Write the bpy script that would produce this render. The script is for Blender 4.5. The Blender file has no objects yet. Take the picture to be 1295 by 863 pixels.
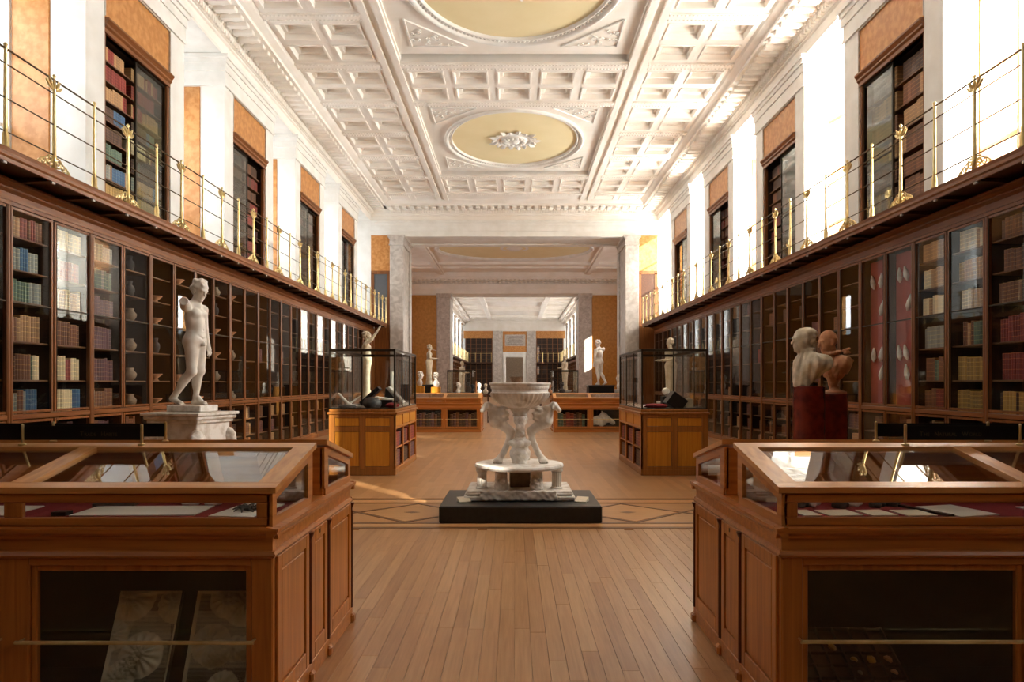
import bpy, bmesh, math, random
import numpy as np
from mathutils import Vector, Matrix, Euler

random.seed(7)
SC = bpy.context.scene
COL = SC.collection
PI = math.pi

# ------------------------------------------------------------------ camera
EYE = 1.6
FPX = 880.0
VX, VY = 650.5, 485.0
cam_d = bpy.data.cameras.new('camera')
cam_d.sensor_width = 36.0
cam_d.lens = FPX / 1295.0 * 36.0
cam_d.shift_x = -(VX - 647.5) / 1295.0
cam_d.shift_y = (VY - 431.5) / 1295.0
cam_d.clip_end = 300
cam = bpy.data.objects.new('camera', cam_d)
cam.location = (0, 0, EYE)
cam.rotation_euler = (PI / 2, 0, 0)
COL.objects.link(cam)
SC.camera = cam

# ------------------------------------------------------------------ world, sun, window daylight
world = bpy.data.worlds.new('world')
SC.world = world
world.use_nodes = True
wb = world.node_tree.nodes['Background']
wb.inputs[0].default_value = (0.85, 0.93, 1.0, 1)
wb.inputs[1].default_value = 0.9

sun_d = bpy.data.lights.new('sun', 'SUN')
sun_d.energy = 7.0
sun_d.angle = math.radians(0.7)
sun_d.color = (1.0, 0.93, 0.82)
sun = bpy.data.objects.new('sun', sun_d)
sun.location = (20, -10, 20)
sun.rotation_euler = Vector((-0.58, 0.74, -0.33)).to_track_quat('-Z', 'Y').to_euler()
COL.objects.link(sun)

W = 6.0                      # half width of the upper walls
P0, PITCH = 10.19, 4.66      # first book niche and the spacing of the wall bays
PW = 1.95


def day_lamp(name, x, y, z, sy, sz, power, color, sx):
    d = bpy.data.lights.new(name, 'AREA')
    d.shape = 'RECTANGLE'
    d.size = sy
    d.size_y = sz
    d.energy = power
    d.color = color
    o = bpy.data.objects.new(name, d)
    o.location = (x, y, z)
    # emit towards the room
    o.rotation_euler = Vector((-sx, 0, -0.12)).to_track_quat('-Z', 'Z').to_euler()
    COL.objects.link(o)
    return o


def window_gaps():
    """y ranges of the window openings of the long room"""
    out = []
    for i in range(-3, 4):
        a = P0 + i * PITCH + PW + 0.5
        b = P0 + (i + 1) * PITCH - 0.45
        if i == 3:
            b = 29.05
        out.append((a, b))
    return out


RIGHT_POWER, LEFT_POWER = 600.0, 62.0
for a, b in window_gaps():
    q = 0.12 if b < 5.2 else (0.45 if a > 26 else 1.0)          # dimmed at the near end for darker case fronts, and beside the end pier
    day_lamp('window_daylight', 7.5, (a + b) / 2, 6.3, b - a, 4.0, RIGHT_POWER * q, (1.0, 0.98, 0.94), 1)
    day_lamp('window_daylight', -7.5, (a + b) / 2, 6.3, b - a, 4.0, LEFT_POWER * q, (0.95, 0.97, 1.0), -1)
for yy in (34.7, 43.0):  # central room: lamps added behind unseen side openings to brighten it
    day_lamp('window_daylight', 9.2, yy, 6.3, 2.4, 4.0, 170, (1.0, 0.98, 0.95), 1)
    day_lamp('window_daylight', -9.2, yy, 6.3, 2.4, 4.0, 110, (0.95, 0.98, 1.0), -1)
for i in range(6):
    yy = 54 + i * PITCH
    day_lamp('window_daylight', 7.5, yy, 6.3, 1.8, 4.0, 210, (1.0, 0.97, 0.92), 1)
    day_lamp('window_daylight', -7.5, yy, 6.3, 1.8, 4.0, 110, (0.95, 0.97, 1.0), -1)

SC.view_settings.view_transform = 'Standard'
SC.view_settings.look = 'None'
SC.view_settings.gamma = 1.0
SC.view_settings.use_curve_mapping = False
SC.view_settings.exposure = 1.2
SC.cycles.max_bounces = 10
SC.cycles.diffuse_bounces = 6
SC.cycles.transparent_max_bounces = 24
SC.cycles.caustics_reflective = False
SC.cycles.caustics_refractive = False


# ------------------------------------------------------------------ mesh helpers
class MB:
    def __init__(s):
        s.v, s.f, s.m = [], [], []
        s.mi = 0

    def add(s, vs, fs):
        n = len(s.v)
        s.v.extend(vs)
        s.f.extend([tuple(i + n for i in f) for f in fs])
        s.m.extend([s.mi] * len(fs))
        return s

    def box(s, x0, x1, y0, y1, z0, z1):
        x0, x1 = min(x0, x1), max(x0, x1)
        y0, y1 = min(y0, y1), max(y0, y1)
        z0, z1 = min(z0, z1), max(z0, z1)
        return s.add([(x0, y0, z0), (x1, y0, z0), (x1, y1, z0), (x0, y1, z0), (x0, y0, z1), (x1, y0, z1), (x1, y1, z1), (x0, y1, z1)],
                     [(0, 3, 2, 1), (4, 5, 6, 7), (0, 1, 5, 4), (1, 2, 6, 5), (2, 3, 7, 6), (3, 0, 4, 7)])

    def cbox(s, x0, x1, y0, y1, z0, z1, c=0.006):
        """box with chamfered edges"""
        lo = [min(x0, x1), min(y0, y1), min(z0, z1)]
        hi = [max(x0, x1), max(y0, y1), max(z0, z1)]
        c = min(c, *[(hi[i] - lo[i]) * 0.4 for i in range(3)])
        vs, idx = [], {}
        for sx in (0, 1):
            for sy in (0, 1):
                for sz in (0, 1):
                    sg = (sx, sy, sz)
                    for a in range(3):
                        p = []
                        for k in range(3):
                            b = hi[k] if sg[k] else lo[k]
                            if k != a:
                                b += -c if sg[k] else c
                            p.append(b)
                        idx[(sg, a)] = len(vs)
                        vs.append(tuple(p))
        fs = []
        for a in range(3):
            b, d = (a + 1) % 3, (a + 2) % 3
            for sa in (0, 1):
                q = []
                for (tb, td) in ((0, 0), (1, 0), (1, 1), (0, 1)):
                    sg = [0, 0, 0]
                    sg[a], sg[b], sg[d] = sa, tb, td
                    q.append(idx[(tuple(sg), a)])
                fs.append(tuple(q if sa else q[::-1]))
            for tb in (0, 1):
                for td in (0, 1):
                    g0, g1 = [0, 0, 0], [0, 0, 0]
                    g0[b] = g1[b] = tb
                    g0[d] = g1[d] = td
                    g1[a] = 1
                    g0, g1 = tuple(g0), tuple(g1)
                    fs.append((idx[(g0, b)], idx[(g1, b)], idx[(g1, d)], idx[(g0, d)]))
        for sx in (0, 1):
            for sy in (0, 1):
                for sz in (0, 1):
                    sg = (sx, sy, sz)
                    fs.append(tuple(idx[(sg, a)] for a in range(3)))
        return s.add(vs, fs)

    def prism(s, axis, prof, t0, t1):
        n = len(prof)
        def p(a, b, t):
            return {'x': (t, a, b), 'y': (a, t, b), 'z': (a, b, t)}[axis]
        vs = [p(a, b, t0) for a, b in prof] + [p(a, b, t1) for a, b in prof]
        fs = [tuple(range(n)), tuple(range(2 * n - 1, n - 1, -1))]
        for i in range(n):
            j = (i + 1) % n
            fs.append((i, i + n, j + n, j))
        return s.add(vs, fs)

    def sweep(s, axis, prof, t0, t1):
        """open profile strip"""
        n = len(prof)
        def p(a, b, t):
            return {'x': (t, a, b), 'y': (a, t, b), 'z': (a, b, t)}[axis]
        vs = [p(a, b, t0) for a, b in prof] + [p(a, b, t1) for a, b in prof]
        return s.add(vs, [(i, i + n, i + n + 1, i + 1) for i in range(n - 1)])

    def lathe(s, prof, n=24, c=(0, 0, 0), sx=1.0, sy=1.0, a0=0.0, flute=None):
        """profile (r, z) turned round the z axis"""
        vs, fs = [], []
        m = len(prof)
        for i, (r, z) in enumerate(prof):
            for k in range(n):
                a = a0 + 2 * PI * k / n
                rr = r
                if flute and flute[0] <= z <= flute[1]:
                    rr = r * (1 - flute[3] * (0.5 + 0.5 * math.cos(flute[2] * a)))
                vs.append((c[0] + rr * math.cos(a) * sx, c[1] + rr * math.sin(a) * sy, c[2] + z))
        for i in range(m - 1):
            for k in range(n):
                k2 = (k + 1) % n
                fs.append((i * n + k, i * n + k2, (i + 1) * n + k2, (i + 1) * n + k))
        if prof[0][0] > 1e-5:
            fs.append(tuple(range(n - 1, -1, -1)))
        if prof[-1][0] > 1e-5:
            fs.append(tuple(range((m - 1) * n, m * n)))
        return s.add(vs, fs)

    def tube(s, pts, r, n=8, closed=False):
        pts = [Vector(p) for p in pts]
        m = len(pts)
        rs = r if isinstance(r, (list, tuple)) else [r] * m
        vs, fs = [], []
        up = Vector((0, 0, 1))
        prev = None
        for i, p in enumerate(pts):
            if i == 0:
                t = pts[1] - p
            elif i == m - 1:
                t = p - pts[i - 1]
            else:
                t = pts[i + 1] - pts[i - 1]
            t.normalize()
            if prev is None:
                a = up if abs(t.dot(up)) < 0.9 else Vector((1, 0, 0))
            else:
                a = prev
            u = a - t * a.dot(t)
            if u.length < 1e-6:
                u = Vector((1, 0, 0)) - t * t.x
            u.normalize()
            w = t.cross(u)
            prev = u
            for k in range(n):
                an = 2 * PI * k / n
                q = p + (u * math.cos(an) + w * math.sin(an)) * rs[i]
                vs.append(tuple(q))
        for i in range(m - 1):
            for k in range(n):
                k2 = (k + 1) % n
                fs.append((i * n + k, i * n + k2, (i + 1) * n + k2, (i + 1) * n + k))
        fs.append(tuple(range(n - 1, -1, -1)))
        fs.append(tuple(range((m - 1) * n, m * n)))
        return s.add(vs, fs)

    def ball(s, c, r, n=10, m=6):
        rx, ry, rz = r if isinstance(r, (tuple, list)) else (r, r, r)
        prof = [(math.cos(-PI / 2 + PI * i / m), math.sin(-PI / 2 + PI * i / m)) for i in range(m + 1)]
        prof[0] = (0.0, -1.0); prof[-1] = (0.0, 1.0)
        k = len(s.v)
        s.lathe(prof, n)
        for i in range(k, len(s.v)):
            x, y, z = s.v[i]
            s.v[i] = (c[0] + x * rx, c[1] + y * ry, c[2] + z * rz)
        return s

    def mesh(s, name, mats, smooth=False, recalc=True):
        me = bpy.data.meshes.new(name)
        me.from_pydata(s.v, [], s.f)
        if not isinstance(mats, (list, tuple)):
            mats = [mats]
        for m in mats:
            me.materials.append(m)
        if len(mats) > 1:
            me.polygons.foreach_set('material_index', s.m)
        if recalc and len(s.f) < 4000:
            bm = bmesh.new()
            bm.from_mesh(me)
            bmesh.ops.recalc_face_normals(bm, faces=bm.faces)
            bm.to_mesh(me)
            bm.free()
        if smooth:
            me.polygons.foreach_set('use_smooth', [True] * len(me.polygons))
            if smooth == 'auto':
                me.set_sharp_from_angle(angle=math.radians(40))
        me.update()
        return me


def put(name, me, parent=None, loc=(0, 0, 0), rot=None, scale=None, kind=None):
    o = bpy.data.objects.new(name, me)
    o.location = loc
    if rot:
        o.rotation_euler = rot
    if scale:
        o.scale = scale
    COL.objects.link(o)
    if parent is not None:
        o.parent = parent
    if kind:
        o['kind'] = kind
    return o


def part(name, mb, mat, parent=None, loc=(0, 0, 0), rot=None, smooth=False, kind=None):
    return put(name, mb.mesh(name, mat, smooth), parent, loc, rot, None, kind)


def tag(o, label, cat, group=None):
    o['label'] = label
    o['category'] = cat
    if group:
        o['group'] = group
    return o


def thing(name, label, cat, loc=(0, 0, 0), rz=0.0, group=None):
    o = bpy.data.objects.new(name, None)
    o.empty_display_size = 0.1
    o.location = loc
    o.rotation_euler = (0, 0, rz)
    COL.objects.link(o)
    return tag(o, label, cat, group)


def struct(name, mb, mat, smooth=False):
    return put(name, mb.mesh(name, mat, smooth), kind='structure')


def dup(o, parent=None, loc=None, rz=None, label=None, group=None, scale=None):
    c = o.copy()
    COL.objects.link(c)
    if parent is not None:
        c.parent = parent
    if loc is not None:
        c.location = loc
    if rz is not None:
        c.rotation_euler = (0, 0, rz)
    if scale is not None:
        c.scale = scale
    if label:
        c['label'] = label
    if group:
        c['group'] = group
    for ch in list(o.children):
        dup(ch, c)
    return c


# ------------------------------------------------------------------ materials
def lin(r, g, b):
    def f(c):
        c /= 255.0
        return c / 12.92 if c <= 0.04045 else ((c + 0.055) / 1.055) ** 2.4
    return (f(r), f(g), f(b), 1.0)


def base_mat(name):
    m = bpy.data.materials.new(name)
    m.use_nodes = True
    nt = m.node_tree
    return m, nt, nt.nodes['Principled BSDF']


def mottled(name, c1, c2, rough=0.6, scale=4.0, bump=0.0, detail=5.0, metal=0.0, stretch=(1, 1, 1), dist=0.0, bscale=None, lo=0.35, hi=0.65, spec=0.5, coat=0.0):
    m, nt, b = base_mat(name)
    N, L = nt.nodes, nt.links
    tc = N.new('ShaderNodeTexCoord')
    mp = N.new('ShaderNodeMapping')
    mp.inputs['Scale'].default_value = stretch
    L.new(tc.outputs['Object'], mp.inputs['Vector'])
    nz = N.new('ShaderNodeTexNoise')
    nz.inputs['Scale'].default_value = scale
    nz.inputs['Detail'].default_value = detail
    nz.inputs['Distortion'].default_value = dist
    L.new(mp.outputs[0], nz.inputs['Vector'])
    cr = N.new('ShaderNodeValToRGB')
    cr.color_ramp.elements[0].position = lo
    cr.color_ramp.elements[0].color = c1
    cr.color_ramp.elements[1].position = hi
    cr.color_ramp.elements[1].color = c2
    L.new(nz.outputs['Fac'], cr.inputs['Fac'])
    L.new(cr.outputs['Color'], b.inputs['Base Color'])
    b.inputs['Roughness'].default_value = rough
    b.inputs['Metallic'].default_value = metal
    b.inputs['Specular IOR Level'].default_value = spec
    b.inputs['Coat Weight'].default_value = coat
    b.inputs['Coat Roughness'].default_value = 0.15
    if bump:
        bn = N.new('ShaderNodeBump')
        bn.inputs['Strength'].default_value = bump
        bn.inputs['Distance'].default_value = 0.01
        src = nz
        if bscale:
            src = N.new('ShaderNodeTexNoise')
            src.inputs['Scale'].default_value = bscale
            src.inputs['Detail'].default_value = 4
            L.new(mp.outputs[0], src.inputs['Vector'])
        L.new(src.outputs['Fac'], bn.inputs['Height'])
        L.new(bn.outputs[0], b.inputs['Normal'])
    return m


def wood(name, c1, c2, grain='z', rough=0.4, bump=0.08, spec=0.4, coat=0.0, sc=1.0):
    st = {'x': (0.6, 14, 14), 'y': (14, 0.6, 14), 'z': (14, 14, 0.6)}[grain]
    return mottled(name, c1, c2, rough, 2.2 * sc, bump, 6.0, 0.0, st, 0.6, None, 0.3, 0.7, spec, coat)


def glass_mat(name, tint=(1, 1, 1, 1), ior=1.5, boost=1.0, rough=0.0):
    m = bpy.data.materials.new(name)
    m.use_nodes = True
    nt = m.node_tree
    N, L = nt.nodes, nt.links
    N.clear()
    out = N.new('ShaderNodeOutputMaterial')
    tr = N.new('ShaderNodeBsdfTransparent')
    tr.inputs[0].default_value = tint
    gl = N.new('ShaderNodeBsdfGlossy')
    gl.inputs['Roughness'].default_value = rough
    fr = N.new('ShaderNodeFresnel')
    geo = N.new('ShaderNodeNewGeometry')
    pick = N.new('ShaderNodeMapRange')      # same reflectance on both faces of a thin pane
    pick.inputs[3].default_value = ior
    pick.inputs[4].default_value = 1.0 / ior
    L.new(geo.outputs['Backfacing'], pick.inputs[0])
    L.new(pick.outputs[0], fr.inputs['IOR'])
    mx = N.new('ShaderNodeMixShader')
    ml = N.new('ShaderNodeMath')
    ml.operation = 'MULTIPLY'
    ml.use_clamp = True
    ml.inputs[1].default_value = boost
    L.new(fr.outputs[0], ml.inputs[0])
    L.new(ml.outputs[0], mx.inputs[0])
    L.new(tr.outputs[0], mx.inputs[1])
    L.new(gl.outputs[0], mx.inputs[2])
    L.new(mx.outputs[0], out.inputs[0])
    return m


def plain(name, c, rough=0.5, metal=0.0, spec=0.5):
    return mottled(name, tuple(x * 0.92 for x in c[:3]) + (1,), c, rough, 9.0, 0.0, 2.0, metal, spec=spec)


M = {}
M['plaster'] = mottled('white_plaster', lin(232, 229, 222), lin(242, 240, 235), 0.75, 2.5, 0.05)
M['plaster_warm'] = mottled('ceiling_plaster', lin(240, 234, 224), lin(248, 243, 236), 0.8, 1.5, 0.05)
M['cream'] = mottled('cream_paint', lin(238, 223, 176), lin(243, 229, 186), 0.75, 1.2)
M['scagliola'] = mottled('orange_scagliola', lin(186, 122, 58), lin(206, 146, 84), 0.4, 9.0, 0.0, 8.0, lo=0.4, hi=0.62)
M['scagliola_deep'] = mottled('yellow_scagliola', lin(176, 120, 34), lin(196, 138, 52), 0.4, 6.0, 0.0, 7.0)
M['marble_pier'] = mottled('grey_marble', lin(176, 166, 156), lin(208, 200, 192), 0.35, 3.5, 0.0, 9.0, dist=1.2)
M['statue'] = mottled('statue_marble', lin(214, 204, 190), lin(236, 230, 220), 0.45, 7.0, 0.1, 6.0, bscale=60)
M['statue_old'] = mottled('weathered_marble', lin(196, 182, 164), lin(236, 230, 222), 0.5, 9.0, 0.12, 8.0, bscale=45, lo=0.3, hi=0.55)
M['statue_cream'] = mottled('cream_marble', lin(196, 180, 150), lin(222, 208, 182), 0.5, 7.0, 0.1, 6.0, bscale=60)
M['bust_pale'] = mottled('pale_stone', lin(186, 172, 146), lin(216, 204, 180), 0.5, 12.0, 0.1, 6.0, bscale=70)
M['terracotta'] = mottled('terracotta', lin(176, 116, 78), lin(204, 150, 108), 0.6, 12.0, 0.1, 6.0, bscale=70)
M['porphyry'] = mottled('red_marble', lin(84, 22, 16), lin(116, 36, 24), 0.25, 9.0, 0.0, 8.0)
M['wood_case'] = wood('bookcase_oak', lin(104, 58, 23), lin(146, 88, 39), 'z', 0.35, 0.06, 0.5)
M['wood_case_h'] = wood('bookcase_oak_horizontal', lin(108, 60, 27), lin(148, 90, 44), 'y', 0.35, 0.06, 0.5)
M['wood_dark'] = wood('dark_oak', lin(58, 32, 18), lin(84, 48, 26), 'y', 0.4, 0.05)
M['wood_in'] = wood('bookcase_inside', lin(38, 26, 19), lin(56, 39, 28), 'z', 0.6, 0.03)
M['shelf'] = wood('shelf_oak', lin(96, 64, 38), lin(128, 88, 54), 'y', 0.5, 0.03)
M['oak'] = wood('table_oak', lin(160, 92, 36), lin(196, 124, 56), 'z', 0.32, 0.06, 0.5)
M['oak_h'] = wood('table_oak_horizontal', lin(160, 92, 36), lin(196, 124, 56), 'x', 0.3, 0.06, 0.5)
M['oak_y'] = wood('table_oak_depth', lin(164, 96, 40), lin(200, 130, 62), 'y', 0.3, 0.06, 0.5)
M['oak_top'] = wood('worn_lid_oak', lin(186, 122, 62), lin(216, 156, 90), 'x', 0.28, 0.05, 0.5)  # desk lids in a paler oak than the rest of the case
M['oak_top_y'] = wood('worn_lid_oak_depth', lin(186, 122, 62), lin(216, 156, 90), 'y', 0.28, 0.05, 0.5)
M['oak_red'] = wood('dark_bead_wood', lin(70, 26, 12), lin(96, 40, 20), 'z', 0.3, 0.05)
M['oak_yellow'] = wood('yellow_oak', lin(178, 112, 28), lin(204, 138, 44), 'z', 0.4, 0.04)
M['oak_brown'] = wood('brown_oak', lin(134, 82, 32), lin(164, 104, 46), 'z', 0.4, 0.04)
M['black_in'] = plain('black_lining', lin(22, 17, 15), 0.8)
M['black'] = plain('black_lacquer', lin(16, 16, 17), 0.3)
M['black_stone'] = mottled('black_plinth', lin(20, 22, 22), lin(30, 33, 33), 0.35, 20.0)
M['bronze'] = plain('dark_bronze', lin(62, 52, 40), 0.35, 0.7)
M['brass'] = mottled('brass', lin(214, 184, 120), lin(236, 212, 154), 0.3, 8.0, 0.0, 3.0, 0.8)
M['steel_rail'] = plain('brown_rail', lin(92, 72, 48), 0.35, 0.6)
M['felt_red'] = plain('red_felt', lin(140, 34, 38), 0.9)
M['felt_board'] = plain('faded_red_cloth', lin(158, 66, 58), 0.9)
M['paper'] = mottled('white_paper', lin(232, 226, 212), lin(242, 238, 228), 0.8, 3.0)
M['paper_cream'] = mottled('cream_card', lin(230, 214, 186), lin(240, 226, 202), 0.8, 3.0)
M['slate'] = mottled('dark_stone', lin(52, 46, 44), lin(84, 76, 72), 0.6, 14.0, 0.3)
M['glass'] = glass_mat('clear_glass', (0.98, 0.99, 0.98, 1), 1.5)
M['glass_door'] = glass_mat('bookcase_glass', (0.97, 0.98, 0.97, 1), 1.52, 0.6, 0.01)
M['glass_lid'] = glass_mat('case_lid_glass', (0.98, 0.98, 0.98, 1), 1.52, 1.0)
M['glass_green'] = glass_mat('old_green_glass', (0.80, 0.84, 0.81, 1), 1.52, 1.3, 0.05)
M['sign_letter'] = plain('sign_lettering', lin(84, 72, 50), 0.5)
M['inlay_dark'] = wood('dark_inlay', lin(88, 50, 24), lin(112, 68, 36), 'x', 0.29, 0.02)
M['inlay_light'] = wood('light_inlay', lin(186, 136, 84), lin(206, 156, 102), 'x', 0.29, 0.02)
M['window_white'] = plain('window_paint', lin(236, 236, 232), 0.5)
M['relief'] = mottled('relief_plate', lin(206, 196, 164), lin(238, 230, 204), 0.35, 10.0, 0.3, 6.0, bscale=24, coat=0.4)
M['stone_brown'] = mottled('brown_stone', lin(116, 92, 70), lin(150, 124, 98), 0.6, 10.0, 0.2)

plank_cols = [((170, 122, 76), (190, 142, 96)), ((164, 117, 72), (185, 137, 91)), ((174, 127, 82), (194, 147, 101)), ((156, 109, 67), (178, 130, 85)), ((180, 136, 90), (198, 153, 107))]
M['plank'] = [wood('floor_board_%s' % n, lin(*a), lin(*b), 'y', 0.29, 0.03, 0.5, sc=1.5) for n, (a, b) in zip(('a', 'b', 'c', 'd', 'e'), plank_cols)]
M['floor_x'] = None


def floor_material():
    """polished oak boards, used beyond the region where boards are modelled"""
    m, nt, b = base_mat('floor_boards')
    N, L = nt.nodes, nt.links
    tc = N.new('ShaderNodeTexCoord')
    mp = N.new('ShaderNodeMapping')
    mp.inputs['Rotation'].default_value = (0, 0, PI / 2)
    L.new(tc.outputs['Object'], mp.inputs[0])
    sep = N.new('ShaderNodeSeparateXYZ')
    L.new(tc.outputs['Object'], sep.inputs[0])
    def mth(op, a, v):
        q = N.new('ShaderNodeMath'); q.operation = op
        L.new(a, q.inputs[0])
        if isinstance(v, float):
            q.inputs[1].default_value = v
        else:
            L.new(v, q.inputs[1])
        return q.outputs[0]
    fx = mth('FLOOR', mth('MULTIPLY', sep.outputs[0], 10.0), 0.0)
    fy = mth('FLOOR', mth('ADD', mth('MULTIPLY', sep.outputs[1], 0.55), mth('MULTIPLY', fx, 0.37)), 0.0)
    cmb = N.new('ShaderNodeCombineXYZ')
    L.new(fx, cmb.inputs[0]); L.new(fy, cmb.inputs[1])
    wn = N.new('ShaderNodeTexWhiteNoise'); wn.noise_dimensions = '2D'
    L.new(cmb.outputs[0], wn.inputs['Vector'])
    br = N.new('ShaderNodeValToRGB')
    br.color_ramp.elements[0].color = lin(166, 119, 74)
    br.color_ramp.elements[1].color = lin(188, 141, 95)
    L.new(wn.outputs['Value'], br.inputs[0])
    nz = N.new('ShaderNodeTexNoise')
    nz.inputs['Scale'].default_value = 1.2
    nz.inputs['Detail'].default_value = 6
    mp2 = N.new('ShaderNodeMapping')
    mp2.inputs['Scale'].default_value = (20, 1, 1)
    L.new(tc.outputs['Object'], mp2.inputs[0])
    L.new(mp2.outputs[0], nz.inputs['Vector'])
    mx = N.new('ShaderNodeMix')
    mx.data_type = 'RGBA'
    mx.blend_type = 'MULTIPLY'
    mx.inputs[0].default_value = 0.35
    L.new(br.outputs['Color'], mx.inputs[6])
    cr = N.new('ShaderNodeValToRGB')
    cr.color_ramp.elements[0].color = (0.72, 0.68, 0.62, 1)
    cr.color_ramp.elements[1].color = (1, 1, 1, 1)
    L.new(nz.outputs['Fac'], cr.inputs[0])
    L.new(cr.outputs[0], mx.inputs[7])
    L.new(mx.outputs[2], b.inputs['Base Color'])
    b.inputs['Roughness'].default_value = 0.2
    nz2 = N.new('ShaderNodeTexNoise')
    nz2.inputs['Scale'].default_value = 3.0
    L.new(tc.outputs['Object'], nz2.inputs['Vector'])
    mr = N.new('ShaderNodeMapRange')
    mr.inputs[3].default_value = 0.285
    mr.inputs[4].default_value = 0.36
    L.new(nz2.outputs['Fac'], mr.inputs[0])
    L.new(mr.outputs[0], b.inputs['Roughness'])
    return m


M['floor'] = floor_material()


def book_material(name, c, band):
    """leather binding with gilt bands across the spine (height taken from the zrel attribute)"""
    m, nt, b = base_mat(name)
    N, L = nt.nodes, nt.links
    zr = N.new('ShaderNodeAttribute'); zr.attribute_name = 'zrel'
    wv = N.new('ShaderNodeMath'); wv.operation = 'MULTIPLY'; wv.inputs[1].default_value = 5.0
    L.new(zr.outputs['Fac'], wv.inputs[0])
    fr = N.new('ShaderNodeMath'); fr.operation = 'FRACT'
    L.new(wv.outputs[0], fr.inputs[0])
    gt = N.new('ShaderNodeMath'); gt.operation = 'GREATER_THAN'; gt.inputs[1].default_value = 0.88
    L.new(fr.outputs[0], gt.inputs[0])
    oi = N.new('ShaderNodeObjectInfo')
    hs = N.new('ShaderNodeHueSaturation')
    hs.inputs['Color'].default_value = c
    mr = N.new('ShaderNodeMapRange')
    mr.inputs[3].default_value = 0.75
    mr.inputs[4].default_value = 1.3
    L.new(oi.outputs['Random'], mr.inputs[0])
    sh = N.new('ShaderNodeAttribute'); sh.attribute_name = 'shade'
    ad = N.new('ShaderNodeMath'); ad.operation = 'ADD'
    L.new(mr.outputs[0], ad.inputs[0]); L.new(sh.outputs['Fac'], ad.inputs[1])
    L.new(ad.outputs[0], hs.inputs['Value'])
    mx = N.new('ShaderNodeMix'); mx.data_type = 'RGBA'
    L.new(gt.outputs[0], mx.inputs[0])
    L.new(hs.outputs[0], mx.inputs[6])
    mx.inputs[7].default_value = band
    L.new(mx.outputs[2], b.inputs['Base Color'])
    b.inputs['Roughness'].default_value = 0.5
    return m


BOOKC = {
    'brown': (118, 74, 50), 'dark brown': (76, 48, 36), 'red': (128, 46, 40), 'tan': (168, 128, 90), 'cream': (206, 186, 152),
    'blue': (58, 92, 126), 'green': (84, 104, 88), 'grey': (140, 140, 132), 'purple': (98, 62, 66), 'ochre': (160, 126, 68)}
M['book'] = {k: book_material('%s_binding' % k.replace(' ', '_'), lin(*v), lin(min(255, v[0] + 50), min(255, v[1] + 42), min(255, v[2] + 16))) for k, v in BOOKC.items()}
BOOK_KEYS = list(BOOKC)


# ------------------------------------------------------------------ sculpting helpers (signed distance field -> one continuous mesh)
def surfnet(F, org, h):
    nx, ny, nz = F.shape
    ins = F < 0
    cs = (nx - 1, ny - 1, nz - 1)
    acc = np.zeros(cs + (3,), np.float32)
    cnt = np.zeros(cs, np.int32)
    for a in range(3):
        b, c = (a + 1) % 3, (a + 2) % 3
        for ob in (0, 1):
            for oc in (0, 1):
                s0 = [None] * 3
                s1 = [None] * 3
                n = F.shape
                s0[a] = slice(0, n[a] - 1); s1[a] = slice(1, n[a])
                s0[b] = s1[b] = slice(ob, n[b] - 1 + ob)
                s0[c] = s1[c] = slice(oc, n[c] - 1 + oc)
                f0, f1 = F[tuple(s0)], F[tuple(s1)]
                mk = (f0 < 0) != (f1 < 0)
                if not mk.any():
                    continue
                I = np.argwhere(mk)
                t = f0[mk] / (f0[mk] - f1[mk])
                P = np.zeros((len(I), 3), np.float32)
                P[:, a] = t; P[:, b] = ob; P[:, c] = oc
                acc[I[:, 0], I[:, 1], I[:, 2]] += P
                cnt[I[:, 0], I[:, 1], I[:, 2]] += 1
    act = cnt > 0
    I = np.argwhere(act)
    V = (I + acc[act] / cnt[act][:, None]) * h + np.array(org)
    idx = np.full(cs, -1, np.int64)
    idx[act] = np.arange(len(I))
    faces = []
    for a in range(3):
        b, c = (a + 1) % 3, (a + 2) % 3
        n = F.shape
        s0 = [None] * 3
        s1 = [None] * 3
        s0[a] = slice(0, n[a] - 1); s1[a] = slice(1, n[a])
        s0[b] = s1[b] = slice(1, n[b] - 1)
        s0[c] = s1[c] = slice(1, n[c] - 1)
        i0, i1 = ins[tuple(s0)], ins[tuple(s1)]
        for flip, mk in ((False, i0 & ~i1), (True, ~i0 & i1)):
            J = np.argwhere(mk)
            if len(J) == 0:
                continue
            J[:, b] += 1; J[:, c] += 1
            def g(db, dc):
                K = J.copy(); K[:, b] -= db; K[:, c] -= dc
                return idx[K[:, 0], K[:, 1], K[:, 2]]
            q = np.stack([g(1, 1), g(0, 1), g(0, 0), g(1, 0)], 1)
            faces.append(q[:, ::-1] if flip else q)
    return V, np.concatenate(faces)


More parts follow.
